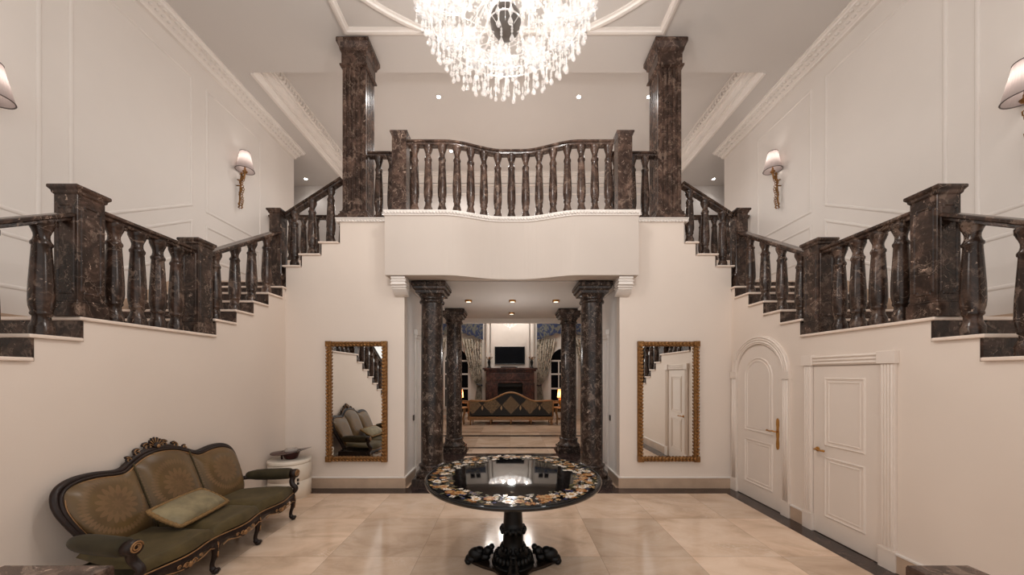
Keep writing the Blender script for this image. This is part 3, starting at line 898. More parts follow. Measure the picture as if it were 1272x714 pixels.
for s in (-1, 1):
    w = 'nearer the green sofa' if s < 0 else 'nearer the white doors'
    column(mid(s, -1.335) , 5.87, 'thick dark marble column just behind the table ' + w)
    column(mid(s, -1.345), 8.25, 'smaller looking dark marble column deeper in the passage ' + w)

# ------------------------------------------------------------------ doors on the right wall and in the passage
def moulding_rect(b, x, pts, sgn, r=0.014):
    b.sweep([(x, y, z) for y, z in pts], [(-r*1.3,0),(-r*0.9,r*0.7),(0,r),(r*0.6,r*0.3),(r*1.2,r*0.35),(r*1.3,0)], up=(sgn,0,0), closed=True)
x = WR
# rectangular door
d1 = MB().box(x-0.012, x-0.0, 3.33, 4.056, 0.012, 1.945).build('door_1', M['door'])
d1['kind'] = 'structure'
b = MB()
moulding_rect(b, x-0.012, [(3.48,1.05),(3.48,1.80),(3.905,1.80),(3.905,1.05)], -1, 0.011)
moulding_rect(b, x-0.012, [(3.52,1.09),(3.52,1.76),(3.865,1.76),(3.865,1.09)], -1, 0.007)
b.build('upper_panel', M['door'], d1)
b = MB()
moulding_rect(b, x-0.012, [(3.48,0.24),(3.48,0.90),(3.905,0.90),(3.905,0.24)], -1, 0.011)
moulding_rect(b, x-0.012, [(3.52,0.28),(3.52,0.86),(3.865,0.86),(3.865,0.28)], -1, 0.007)
b.build('lower_panel', M['door'], d1)
b = MB()
for y0, y1 in ((3.19, 3.32), (4.066, 4.18)):
    b.box(x-0.03, x, y0, y1, 0.2, 1.955)
    n = 4
    for k in range(n):
        yy = y0+0.012+(y1-y0-0.024)*(k+0.5)/n
        b.tube([(x-0.03, yy, 0.22), (x-0.03, yy, 1.95)], 0.009, 8)
    b.box(x-0.042, x, y0-0.008, y1+0.008, 0.0, 0.19); b.box(x-0.046, x, y0-0.01, y1+0.01, 0.17, 0.2)
    b.box(x-0.05, x, y0-0.015, y1+0.015, 1.955, 2.075)
b.box(x-0.03, x, 3.32, 4.066, 1.955, 2.065)
for k in range(3): b.tube([(x-0.03, 3.33, 1.975+0.036*k), (x-0.03, 4.056, 1.975+0.036*k)], 0.013, 8)
b.build('casing', M['door'], d1, bevel=0.003)
def lever(parent, x, y, z, sx, ydir, plate):
    h = MB()
    if plate:
        pts = []
        for i in range(21):
            a = i/20; zz = z-0.24+0.42*a
            ww = 0.017 + 0.008*abs(sin(a*PI*3)) if 0.04 < a < 0.96 else 0.008
            pts.append((zz, ww))
        poly = [(y+w_, z_) for z_, w_ in pts] + [(y-w_, z_) for z_, w_ in reversed(pts)]
        h.prism(poly, 'yz', x, x+sx*0.008)
    else:
        h.add([], [])
        h.ball((x+sx*0.008, y, z), (0.012, 0.028, 0.028), 14, 8)
    h.tube([(x+sx*0.005, y, z), (x+sx*0.05, y, z)], 0.009, 8)
    h.tube([(x+sx*0.05, y, z), (x+sx*0.055, y+ydir*0.03, z+0.006), (x+sx*0.055, y+ydir*0.08, z-0.002), (x+sx*0.055, y+ydir*0.12, z+0.002)], [0.010, 0.011, 0.009, 0.013], 8)
    h.ball((x+sx*0.055, y+ydir*0.125, z+0.002), 0.014, 8, 6)
    return h.build('handle', M['brass'], parent, label='brass lever handle')
lever(d1, x-0.012, 4.0, 0.98, -1, -1, False)
# arched door
ya, yb_ = 4.526, 5.416; yc = (ya+yb_)/2; R = (yb_-ya)/2; zs = 1.82
arc = [(yc + R*cos(PI*i/24), zs + R*sin(PI*i/24)) for i in range(25)]
d2 = MB().prism([(yb_, 0.012)] + arc + [(ya, 0.012)], 'yz', x-0.012, x).build('door_2', M['door']); d2['kind'] = 'structure'
def archpts(y0, y1, z0, zs_):
    c = (y0+y1)/2; r = (y1-y0)/2
    return [(y0, z0), (y1, z0)] + [(c + r*cos(PI*i/16), zs_ + r*sin(PI*i/16)) for i in range(17)]
b = MB(); moulding_rect(b, x-0.012, archpts(4.70, 5.24, 1.02, 1.82), -1, 0.011); moulding_rect(b, x-0.012, archpts(4.745, 5.195, 1.065, 1.82), -1, 0.007)
b.build('upper_panel', M['door'], d2)
b = MB(); moulding_rect(b, x-0.012, [(4.70,0.24),(5.24,0.24),(5.24,0.88),(4.70,0.88)], -1, 0.011); moulding_rect(b, x-0.012, [(4.745,0.285),(5.195,0.285),(5.195,0.835),(4.745,0.835)], -1, 0.007)
b.build('lower_panel', M['door'], d2)
b = MB()
for y0, y1 in ((4.40, 4.52), (5.422, 5.545)):
    b.box(x-0.03, x, y0, y1, 0.2, zs-0.02)
    for k in range(3):
        yy = y0+0.015+(y1-y0-0.03)*(k+0.5)/3
        b.tube([(x-0.03, yy, 0.2), (x-0.03, yy, zs-0.02)], 0.01, 8)
    b.box(x-0.042, x, y0-0.006, y1+0.006, 0, 0.2); b.box(x-0.045, x, y0-0.008, y1+0.008, zs-0.03, zs+0.07)
ro, ri = R+0.125, R+0.008
n = 28
ap = [(yc + ro*cos(PI*i/n), zs+0.02 + ro*sin(PI*i/n)) for i in range(n+1)] + [(yc + ri*cos(PI*i/n), zs+0.02 + ri*sin(PI*i/n)) for i in range(n, -1, -1)]
b.prism(ap, 'yz', x-0.03, x)
for q in (0.25, 0.55, 0.82):
    rr = ri + (ro-ri)*q
    b.tube([(x-0.03, yc + rr*cos(PI*i/n), zs+0.02 + rr*sin(PI*i/n)) for i in range(n+1)], 0.012, 8)
b.build('casing', M['door'], d2)
lever(d2, x-0.012, 4.60, 1.08, -1, 1, True)
# passage doors behind the columns
for s, dn in ((-1, 'door_3'), (1, 'door_4')):
    xx = mid(s, XP); k = -s
    d3 = MB().box(xx, xx+k*0.012, 6.46, 7.46, 0.012, 2.4).build(dn, M['door']); d3['kind'] = 'structure'
    b = MB()
    for y0, y1 in ((6.16, 6.44), (7.48, 7.76)):
        b.box(xx, xx+k*0.03, y0, y1, 0.0, 2.5)
        b.box(xx, xx+k*0.05, y0-0.015, y1+0.015, 2.5, 2.56).box(xx, xx+k*0.07, y0-0.03, y1+0.03, 2.56, 2.66).box(xx, xx+k*0.045, y0-0.01, y1+0.01, 0, 0.2)
        b.tube([(xx+k*0.03, (y0+y1)/2, 0.25), (xx+k*0.03, (y0+y1)/2, 2.45)], 0.05, 10)
    b.box(xx, xx+k*0.03, 6.44, 7.48, 2.41, 2.56)
    b.build('casing', M['white'], d3, bevel=0.004)
    lever(d3, xx+k*0.012, 6.56, 1.08, k, 1, True)
    o = MB().box(xx, xx+k*0.012, 6.06, 6.13, 1.03, 1.13).build('light_switch', M['switch'], None, bevel=0.003)
    tag(o, 'small dark light switch on the pale passage wall ' + ('nearer the green sofa' if s < 0 else 'nearer the white doors'), 'switch', 'passage switches')

# ------------------------------------------------------------------ mirrors
def wall_mirror(x0, x1, lab):
    z0, z1 = 0.44, 2.385; y = YB-0.005; fw = 0.085
    t = thing('wall_mirror', lab, 'mirror', ((x0+x1)/2, y, z0), 'gilt mirrors')
    MB().box(x0+fw*0.5, x1-fw*0.5, y-0.018, y, z0+fw*0.5, z1-fw*0.5).build('glass', M['mirror'], t)
    b = MB()
    pr = [(0,0),(0,0.02),(0.012,0.04),(0.03,0.055),(0.05,0.058),(0.07,0.045),(0.08,0.02),(0.085,0.0)]
    b.sweep([(x0,y,z0),(x1,y,z0),(x1,y,z1),(x0,y,z1)], [(a, c) for a, c in pr], up=(0,-1,0), closed=True)
    fo = b.build('frame', M['gilt'], t)
    # carved leaves around the frame
    lv = MB(); rnd = random.Random(3)
    def run(p0, p1):
        p0, p1 = Vector(p0), Vector(p1); L = (p1-p0).length; d = (p1-p0)/L; n = int(L/0.055)
        ang = math.atan2(d.z, d.x)
        for i in range(n):
            p = p0 + d*(L*(i+0.5)/n)
            for sg in (-1, 1):
                rot = Matrix.Rotation(-ang - sg*0.55, 3, 'Y')
                off = Vector((-d.z, 0, d.x))*sg*0.017
                lv.ball(p + off + Vector((0, -rnd.uniform(0.0, 0.006), 0)), (0.035, 0.012, 0.014), 8, 5, rot=rot)
    c = fw/2; yy = y-0.058
    run((x0+c, yy, z0+c), (x1-c, yy, z0+c)); run((x1-c, yy, z0+c), (x1-c, yy, z1-c)); run((x0+c, yy, z1-c), (x1-c, yy, z1-c)); run((x0+c, yy, z0+c), (x0+c, yy, z1-c))
    for xx, zz in ((x0+c,z0+c),(x1-c,z0+c),(x0+c,z1-c),(x1-c,z1-c)): lv.box(xx-0.045, xx+0.045, yy-0.008, yy+0.05, zz-0.045, zz+0.045)
    lv.build('leaf_carving', M['gilt'], t, kind='stuff')
    return t
wall_mirror(-2.975, -1.99, 'tall mirror in carved gilt frame reflecting the green sofa')
wall_mirror(2.07, 3.06, 'tall mirror in carved gilt frame reflecting a white door')

# ------------------------------------------------------------------ sconces
def sconce(s, y, zb, lab):
    x = side(s, XO); k = -s
    t = thing('wall_sconce', lab, 'wall lamp', (x, y, zb), 'wall sconces')
    cx = x + k*0.165
    H = 0.36
    o = MB()
    n = 40
    o.grid(lambda u, v: (cx + (0.155-0.075*v)*(1+0.012*cos(u*2*PI*40))*cos(2*PI*u), y + (0.155-0.075*v)*(1+0.012*cos(u*2*PI*40))*sin(2*PI*u), zb + H*v), 120, 4)
    o.build('shade', M['shade'], t, loc=(cx, y, zb), fix=False)
    for r, z in ((0.156, zb), (0.081, zb+H)):
        MB().tube([(cx+r*cos(2*PI*i/32), y+r*sin(2*PI*i/32), z) for i in range(32)], 0.006, 6, closed=True).build('shade_rim', M['shade_trim'], t)
    MB().ball((cx, y, zb+0.15), (0.03,0.03,0.05), 10, 8).build('bulb', M['sconce_bulb'], t)
    b = MB()
    b.tube([(x+k*0.02, y, zb-0.18), (x+k*0.08, y, zb-0.21), (x+k*0.15, y, zb-0.14), (cx, y, zb-0.03), (cx, y, zb+0.1)], [0.014,0.014,0.013,0.018,0.012], 8)
    b.lathe([(0.0,-0.06),(0.03,-0.05),(0.045,-0.02),(0.02,0.0),(0.02,0.03)], 12, (cx, y, zb))
    rnd = random.Random(5)
    for i in range(15):
        f = i/14; z = zb - 0.06 - 0.66*f
        w_ = 0.036*(1-f*0.7)
        yo = 0.025*sin(f*18)*(1-f*0.6)
        b.ball((x+k*(0.10-0.05*f), y+yo, z), (0.022, w_*0.55, 0.03), 8, 6, rot=Matrix.Rotation(0.5*sin(i*2.1), 3, 'X'))
        b.tube([(x+k*0.10, y+yo, z+0.02), (x+k*0.12, y+yo+w_, z), (x+k*0.10, y+yo+w_*1.3, z-0.03), (x+k*0.09, y+yo+w_*0.4, z-0.035)], 0.007, 6)
        b.tube([(x+k*0.10, y+yo, z+0.02), (x+k*0.12, y+yo-w_, z-0.015), (x+k*0.09, y+yo-w_*1.1, z-0.04)], 0.007, 6)
    b.tube([(x+k*0.0, y, zb-0.3), (x+k*0.07, y, zb-0.3)], 0.012, 8).tube([(x+k*0.10, y, zb-0.05), (x+k*0.06, y, zb-0.5), (x+k*0.05, y, zb-0.76)], [0.018, 0.012, 0.006], 8)
    b.build('gilt_bracket', M['gilt'], t, kind=None)
    L = bpy.data.lights.new('sconce_light', 'POINT'); L.energy = 3.0; L.color = (1,0.92,0.86); L.shadow_soft_size = 0.03
    lo = bpy.data.objects.new('sconce_light', L); col.objects.link(lo); lo.location = (cx, y, zb+0.22); 
    return t
for s in (-1, 1):
    w = SIDE[s]
    sconce(s, 6.76, 5.88, 'gilt wall sconce with pleated shade, the farther one on the wall ' + w)
    sconce(s, 3.44, 4.64, 'gilt wall sconce with pleated shade, the nearer one on the wall ' + w)

# ------------------------------------------------------------------ recessed spots
def add_spot(x, y, z, power, size=2.3, blend=0.8):
    L = bpy.data.lights.new('spot_light', 'SPOT'); L.energy = power; L.spot_size = size; L.spot_blend = blend; L.color = (1,0.97,0.94); L.shadow_soft_size = 0.05
    o = bpy.data.objects.new('spot_light', L); col.objects.link(o); o.location = (x, y, z-0.03)
def downlight(x, y, z, lab, r=0.035, power=120, lens='spotlens', grp='gallery spotlights', drop=0.008):
    t = thing('downlight', lab, 'ceiling light', (x, y, z), grp)
    MB().lathe([(r*1.5, -0.0005), (r*1.5, -drop), (r*1.05, -drop-0.002), (r*1.05, -drop+0.004)], 20, (x, y, z)).build('ring', M['white'] if drop < 0.02 else M['brass'], t)
    MB().lathe([(0.0, -drop-0.003), (r, -drop-0.003), (r, -drop+0.003)], 20, (x, y, z)).build('lens', M[lens], t)
    if power: add_spot(x, y, z-drop, power)
downlight(-1.51, 7.24, ZT, 'lit gallery ceiling spot above the balcony, nearer the sofa wall')
downlight(1.455, 7.24, ZT, 'lit gallery ceiling spot above the balcony, nearer the door wall')
downlight(2.94, 7.24, ZT, 'lit gallery ceiling spot half hidden by the pillar above the white doors')
add_spot(-3.0, 7.24, ZT-0.01, 120)
downlight(-1.55, 9.0, ZT, 'lit gallery spot low between the balcony balusters')
downlight(-5.77, 9.67, ZC, 'lit gallery spot past the end of the wall above the sofa', power=14)
downlight(5.76, 9.67, ZC, 'lit gallery spot past the end of the wall above the doors', power=14)
for px, w in ((582, 'first of the row of three from the sofa side'), (636.5, 'middle of the row of three'), (690.6, 'last of the row of three from the sofa side')):
    downlight((px-633.5)/425*7.15, 7.15, 3.40, 'brass ringed passage downlight, ' + w, 0.05, 22, 'softlens', 'passage downlights', 0.035)
downlight((635.5-633.5)/425*8.6, 8.6, 3.40, 'single brass ringed downlight deeper in the passage ceiling', 0.05, 22, 'softlens', 'passage downlights', 0.035)

# ------------------------------------------------------------------ chandelier over the hall
def drop_mesh(L=0.055, w=0.017):
    b = MB()
    b.lathe([(0.0, -L), (w*0.75, -L*0.86), (w, -L*0.66), (w*0.72, -L*0.4), (w*0.25, -L*0.1), (0.0, 0.0)], 6, (0,0,0), smooth=False)
    b.ball((0,0,0.012), 0.008, 6, 4, smooth=False); b.ball((0,0,0.030), 0.008, 6, 4, smooth=False); b.ball((0,0,0.048), 0.007, 6, 4, smooth=False)
    b.tube([(0,0,0.05), (0,0,0.075)], 0.0012, 4)
    return b
def candle_arm(C, ang, r, z, z0, sag, dish, parent, mats, bulb_r=0.016, petals=14):
    ca, sa = cos(ang), sin(ang)
    P = []
    for i in range(17):
        f = i/16
        rr = 0.05 + (r-0.05)*f
        zz = z0 + (z - z0)*f - sag*sin(PI*f)*(1-0.35*f) + 0.10*sin(PI*min(1, f*2))*(1 if f < 0.5 else 0)
        P.append((C[0]+rr*ca, C[1]+rr*sa, zz))
    a = MB().tube(P, 0.011, 8).build('arm', mats[1], parent)
    c = (C[0]+r*ca, C[1]+r*sa, z)
    d = MB()
    # scalloped drip dish
    d.grid(lambda u, v: (c[0]+(0.012+dish*v*(1+0.10*cos(2*PI*u*petals)))*cos(2*PI*u), c[1]+(0.012+dish*v*(1+0.10*cos(2*PI*u*petals)))*sin(2*PI*u), c[2]+0.028*v*v + 0.006*cos(2*PI*u*petals)*v), petals*4, 3, smooth=False)
    d.build('drip_dish', M['crystal_dish'], a, fix=False)
    MB().lathe([(0.010, 0.0), (0.012, 0.03), (0.010, 0.08)], 8, c).build('candle_tube', mats[1], a)
    MB().lathe([(0.0, 0.15), (0.005, 0.135), (bulb_r, 0.105), (0.012, 0.085), (0.008, 0.078)], 8, c).build('bulb', M['bulb'], a)
    return c
CH = (-0.043, 3.30)
t = thing('chandelier', 'large tiered crystal chandelier with glowing candle bulbs hanging over the hall', 'chandelier', (CH[0], CH[1], ZC))
mats = (M['crystal'], M['crystal_arm'])
spots = []     # (x,y,z,size) of hanging drops
rnd = random.Random(11)
def ring_drops(cx, cy, r, z, n, sz=1.0, jit=0.02, ph=0.0):
    for k in range(n):
        a = 2*PI*(k+ph)/n + rnd.uniform(-0.02, 0.02)
        spots.append((cx+r*cos(a), cy+r*sin(a), z + rnd.uniform(-jit, jit), sz*rnd.uniform(0.85, 1.15)))
tiers = [(14, 0.80, 5.54, 5.66, 0.20, 0.135, 0.0), (8, 0.50, 5.36, 5.5, 0.14, 0.12, 0.15), (10, 0.62, 6.00, 6.05, 0.14, 0.075, 0.2), (6, 0.38, 6.4, 6.45, 0.10, 0.07, 0.0)]
for n, r, z, z0, sag, dish, ph in tiers:
    for k in range(n):
        a = 2*PI*k/n + ph - PI/2
        c = candle_arm(CH, a, r, z, z0, sag, dish, t, mats)
        ring_drops(c[0], c[1], dish*0.95, z-0.05, 8, 0.9, 0.015)
        # long pendant strings under each dish
        spots.append((c[0], c[1], z-0.17, 1.3))
# bottom rings and inner curtain of strings
for r, z, n in ((0.80,5.27,40),(0.76,5.17,40),(0.70,5.13,38),(0.62,5.13,34),(0.54,5.12,30),(0.45,5.10,26),(0.35,5.06,20),(0.25,5.03,14),(0.13,5.0,8)):
    ring_drops(CH[0], CH[1], r, z, n, 1.35, 0.03, rnd.random())
for r, z, n in ((0.66,5.26,22),(0.5,5.28,18)):
    ring_drops(CH[0], CH[1], r, z, n, 1.1, 0.06, rnd.random())
b = MB()
for r, z in ((0.78, 5.40), (0.62, 5.36), (0.42, 5.30), (0.18, 5.18)):
    b.tube([(CH[0]+r*cos(2*PI*i/40), CH[1]+r*sin(2*PI*i/40), z) for i in range(40)], 0.007, 6, closed=True)
for k in range(8):
    a = 2*PI*k/8
    b.tube([(CH[0]+r*cos(a), CH[1]+r*sin(a), z) for r, z in ((0.02,5.12),(0.18,5.18),(0.42,5.30),(0.62,5.36),(0.78,5.40),(0.6,5.6),(0.2,5.7),(0.04,5.75))], 0.004, 5)
b.build('hoop_frame', M['crystal_arm'], t)
# bead chains: swags between outer dishes and strings down the basket
b = MB()
for n, r, z, ph in ((16, 0.81, 5.60, 0.0), (10, 0.62, 6.04, 0.2)):
    for k in range(n):
        a0 = 2*PI*k/n + ph - PI/2; a1 = 2*PI*(k+1)/n + ph - PI/2
        for i in range(9):
            f = i/8; a = a0 + (a1-a0)*f
            b.ball((CH[0]+r*cos(a), CH[1]+r*sin(a), z+0.02-0.12*sin(PI*f)), 0.011, 6, 4, smooth=False)
for k in range(26):
    a = 2*PI*k/26
    for i in range(14):
        f = i/13
        b.ball((CH[0]+(0.10+0.32*f)*cos(a), CH[1]+(0.10+0.66*f)*sin(a), 5.70-0.30*f**1.6 - 0.08*sin(PI*f)), 0.010, 6, 4, smooth=False)
for k in range(18):
    a = 2*PI*k/18+0.1; r = 0.3+0.48*rnd.random(); z1 = 5.6 + 0.1*rnd.random()
    for i in range(16): b.ball((CH[0]+r*cos(a), CH[1]+r*sin(a), z1-0.026*i), 0.010, 6, 4, smooth=False)
b.build('bead_chain', M['crystal'], t, kind='stuff')
b = MB(); b.lathe([(0.0,0.15),(0.05,0.141),(0.105,0.105),(0.141,0.05),(0.15,0.0),(0.141,-0.05),(0.105,-0.105),(0.05,-0.141),(0.0,-0.15)], 24, (CH[0], CH[1], 5.25))
b.build('glass_ball', M['ballglass'], t, label='grey glass ball in the heart of the chandelier')
b = MB(); b.lathe([(0.02,5.39),(0.05,5.45),(0.02,5.5),(0.02,5.75),(0.06,5.8),(0.025,5.86),(0.02,6.15),(0.05,6.2),(0.02,6.26),(0.012,6.35),(0.012,7.30),(0.09,7.33),(0.10,ZC-0.001)], 16, (CH[0], CH[1], 0))
b.build('stem', M['crystal_arm'], t)
# drops: those facing the hall are parts of their own, the rest is one mass
dm = drop_mesh()
spots.sort(key=lambda q: -((465-425*(q[2]-1.85)/q[1]) if q[2] < 5.7 else -99))
first = None
for (x_, y_, z_, sz) in spots[:96]:
    if first is None:
        first = dm.build('crystal_drop', M['crystal'], t); o = first
    else:
        o = bpy.data.objects.new('crystal_drop', first.data); col.objects.link(o); o.parent = t
    o.location = Vector((x_, y_, z_)) - wloc(t); o.scale = (sz, sz, sz); o.rotation_euler = (0, 0, rnd.random()*3)
b = MB()
for (x_, y_, z_, sz) in spots[96:]:
    b.add([(x_+p[0]*sz, y_+p[1]*sz, z_+p[2]*sz) for p in dm.v], dm.f, False)
o = b.build('crystal_drop', M['crystal'], t, kind='stuff')

def point(x, y, z, e, c=(1,0.9,0.8), r=0.3, name='lamp_light'):
    L = bpy.data.lights.new(name, 'POINT'); L.energy = e; L.color = c; L.shadow_soft_size = r
    o = bpy.data.objects.new(name, L); col.objects.link(o); o.location = (x, y, z); return o
point(CH[0], CH[1], 5.78, 195, (1,0.97,0.94), r=0.12, name='chandelier_light')
for q in (-1.6, 1.6): point(q*0.9, 2.75, 4.3, 74, (1,0.96,0.92), r=0.12, name='hall_fill')  # pair of unseen fill lamps added to lift the lower walls

# ------------------------------------------------------------------ centre table
TX, TYY, TZ, TR = 0.03, 3.36, 0.87, 0.845
t = thing('pedestal_table', 'round black table with flower inlaid stone top on a clawed pedestal', 'table', (TX, TYY, 0))
b = MB(); b.lathe([(0.0,-0.045),(TR-0.06,-0.045),(TR-0.03,-0.043),(TR-0.01,-0.036),(TR-0.004,-0.026),(TR,-0.016),(TR-0.001,-0.008),(TR-0.008,-0.0015),(TR-0.02,0.0),(0.0,0.0)], 96, (TX, TYY, TZ))
b.build('tabletop', M['tabletop'], t)
b = MB(); rn = random.Random(21)
def petal_shape(cx, cy, R_, n, z, mi, inner=0.45, rot=0.0):
    pts = []
    m = n*8
    for i in range(m):
        a = 2*PI*i/m
        r = R_*(inner + (1-inner)*abs(cos(n*a/2))**0.8)
        pts.append((cx+r*cos(a+rot), cy+r*sin(a+rot), z))
    b.add(pts, [tuple(range(m))], False, mi)
def leaf_shape(cx, cy, L_, w_, rot, z, mi):
    pts = []
    for i in range(14):
        f = i/14*2*PI
        px_ = L_*cos(f); py_ = w_*sin(f)*(1-0.35*cos(f))
        pts.append((cx+px_*cos(rot)-py_*sin(rot), cy+px_*sin(rot)+py_*cos(rot), z))
    b.add(pts, [tuple(range(14))], False, mi)
zz = TZ + 0.0004
def nextz():
    global zz
    zz += 0.0000035; return zz
for k in range(520):      # leaves first
    a = rn.uniform(0, 2*PI); r = TR*rn.uniform(0.70, 0.955)
    leaf_shape(TX+r*cos(a), TYY+r*sin(a), rn.uniform(0.018,0.034), rn.uniform(0.008,0.014), rn.uniform(0,6.28), nextz(), rn.choice([2,2,5,4,5,2]))
for k in range(110):
    a = rn.uniform(0, 2*PI); r = TR*rn.uniform(0.74, 0.93)
    petal_shape(TX+r*cos(a), TYY+r*sin(a), rn.uniform(0.012,0.02), 5, nextz(), 3, 0.5, rn.random()*3)
for k in range(230):
    a = rn.uniform(0, 2*PI); r = TR*rn.uniform(0.73, 0.945)
    mi = rn.choice([0,0,0,1,4,4]); R_ = rn.uniform(0.016, 0.032)
    cx_, cy_ = TX+r*cos(a), TYY+r*sin(a)
    petal_shape(cx_, cy_, R_, rn.choice([5,5,6,4]), nextz(), mi, 0.45, rn.random()*3)
    petal_shape(cx_, cy_, R_*0.3, 8, nextz(), 1 if mi != 1 else 4, 0.8)
for k in range(34):      # big blooms
    a = 2*PI*k/34 + rn.uniform(-0.06,0.06); r = TR*rn.uniform(0.79, 0.89)
    mi = [1,0,4,1,4,0][k % 6]; R_ = rn.uniform(0.036, 0.052)
    cx_, cy_ = TX+r*cos(a), TYY+r*sin(a); ro_ = rn.random()*3
    petal_shape(cx_, cy_, R_, rn.choice([7,8,9]), nextz(), mi, 0.7, ro_)
    petal_shape(cx_, cy_, R_*0.55, 6, nextz(), {0:4,1:4,4:1}[mi], 0.65, ro_+0.3)
for k in range(16):     # sprays running toward the middle
    a = rn.uniform(0.2, 1.1) if k % 2 else rn.uniform(1.9, 2.8); r = TR*rn.uniform(0.64, 0.72)
    petal_shape(TX+r*cos(a), TYY+r*sin(a), rn.uniform(0.02,0.035), 6, nextz(), rn.choice([0,4,5]), 0.5, rn.random())
b.build('inlay_pattern', INL, t, fix=False)
b = MB(); b.tube([(TX+(TR-0.014)*cos(2*PI*i/96), TYY+(TR-0.014)*sin(2*PI*i/96), TZ+0.0) for i in range(96)], 0.004, 6, closed=True)
b.build('rim_bead', M['iron'], t)
# pedestal
b = MB()
b.lathe([(0.20,0.826),(0.20,0.80),(0.115,0.78),(0.085,0.74),(0.082,0.62),(0.094,0.42),(0.096,0.37),(0.115,0.36),(0.115,0.335),(0.10,0.32),(0.102,0.15),(0.118,0.135),(0.135,0.12),(0.15,0.11),(0.17,0.10),(0.175,0.085),(0.15,0.078)], 32, (TX, TYY, 0))
b.build('pedestal', M['iron'], t)
b = MB()
for k in range(14):
    a = 2*PI*k/14
    b.ball((TX+0.115*cos(a), TYY+0.108*sin(a), 0.335), (0.02,0.02,0.034), 8, 6)
    b.ball((TX+0.112*cos(a), TYY+0.112*sin(a), 0.165), (0.018,0.018,0.03), 8, 6)
b.build('leaf_collar', M['iron'], t, kind='stuff')
b = MB()
for k in range(24):
    a = 2*PI*k/24
    b.ball((TX+0.165*cos(a), TYY+0.165*sin(a), 0.075), (0.032,0.032,0.045), 8, 6)
b.lathe([(0.21,0.0),(0.21,0.03),(0.19,0.04),(0.165,0.05),(0.16,0.1)], 32, (TX, TYY, 0))
b.build('gadrooned_foot', M['iron'], t)
# concave sided plinth
b = MB(); pts = []
for q in range(4):
    a0 = q*PI/2 + 0.0
    for i in range(13):
        f = i/12; a = a0 - 0.0 + f*PI/2
        dd = abs(f-0.5)*2
        r = 0.24 + 0.18*dd**1.7
        pts.append((TX+r*cos(a), TYY+r*sin(a)))
b.prism(pts, 'xy', 0.0, 0.028)
b.build('plinth', M['darkmetal'], t, bevel=0.006)
for q in range(4):
    a = q*PI/2 + (0.0)
    rot = Matrix.Rotation(a, 3, 'Z')
    b = MB()
    def PB(c, r): b.ball(Vector((TX, TYY, 0)) + rot @ Vector(c), r, 12, 8, rot=rot)
    PB((0.36, 0, 0.085), (0.085, 0.055, 0.07)); PB((0.33, 0, 0.12), (0.05, 0.045, 0.045))
    PB((0.41, 0, 0.05), (0.06, 0.06, 0.045))
    for yy in (-0.042, -0.015, 0.015, 0.042):
        PB((0.452-abs(yy)*0.4, yy, 0.030), (0.030, 0.016, 0.026)); PB((0.43-abs(yy)*0.3, yy, 0.05), (0.03, 0.015, 0.025))
    # curled mane and scroll behind the paw
    pth = []
    for i in range(16):
        f = i/15; aa = -1.2 + f*4.6; rr = 0.055*(1-0.55*f)
        pth.append(Vector((TX, TYY, 0)) + rot @ Vector((0.235+rr*cos(aa), 0, 0.105+rr*sin(aa))))
    b.tube(pth, [0.03-0.012*i/15 for i in range(16)], 10)
    PB((0.245, 0, 0.12), (0.045, 0.04, 0.05)); PB((0.21, 0, 0.16), (0.03, 0.035, 0.03)); PB((0.27, 0.02, 0.07), (0.05, 0.035, 0.04)); PB((0.27, -0.02, 0.07), (0.05, 0.035, 0.04))
    b.build('lion_paw', M['iron'], t)

# ------------------------------------------------------------------ green sofa
SY, SX = 3.45, -3.53       # centre along the wall, back plane
t = thing('sofa', 'carved mahogany sofa in olive silk with gilt details against the wall', 'sofa', (SX+0.4, SY, 0))
HL = 0.90
def sp3(u, v, z): return (SX + v, SY + u, z)
def tilt(z): return 0.20 - 0.24*(z-0.40)/0.6        # back leans to the wall as it rises
OUT = [(-0.80,0.36),(-0.815,0.48),(-0.845,0.58),(-0.885,0.68),(-0.915,0.78),(-0.915,0.86),(-0.885,0.93),(-0.82,0.97),(-0.72,0.99),(-0.58,0.985),(-0.47,0.965),(-0.39,0.965),(-0.31,1.01),(-0.2,1.06),(-0.1,1.083),(0.0,1.09)]
OUT = OUT + [(-u, z) for u, z in reversed(OUT[:-1])]
OUT = [(u*0.93+0.05, z) for u, z in OUT]
def smooth_path(P, it=2):
    for _ in range(it):
        Q = [P[0]]
        for i in range(len(P)-1):
            a, c = P[i], P[i+1]
            Q.append(tuple(a[k]*0.75+c[k]*0.25 for k in range(len(a)))); Q.append(tuple(a[k]*0.25+c[k]*0.75 for k in range(len(a))))
        Q.append(P[-1]); P = Q
    return P
OS = smooth_path(OUT, 2)
bf = MB().tube([sp3(u, tilt(z)-0.015, z) for u, z in OS], 0.029, 10, flat=0.9)
bf.tube([sp3(u*0.985, tilt(z)+0.02, z-0.012) for u, z in OS], 0.013, 8)
bfo = bf.build('back_frame', M['wood'], t)
MB().tube([sp3(u*0.968, tilt(z)+0.035, z-0.03) for u, z in OS], 0.006, 6).build('gilt_beading', M['giltpale'], bfo, label='gilt bead around the back')
def ztop(u):
    best = 0.9
    for i in range(len(OS)-1):
        (u0, z0), (u1, z1) = OS[i], OS[i+1]
        if z0 > 0.86 and z1 > 0.86 and min(u0,u1) <= u <= max(u0,u1) and u0 != u1:
            best = z0 + (z1-z0)*(u-u0)/(u1-u0)
    return best
def uedge(z):     # half width of the back at height z
    best = 0.8
    for i in range(len(OS)//2):
        (u0, z0), (u1, z1) = OS[i], OS[i+1]
        if u0 < -0.55 and min(z0,z1) <= z <= max(z0,z1) and z1 > z0:
            best = -(u0 + (u1-u0)*(z-z0)/(z1-z0)); break
    return best
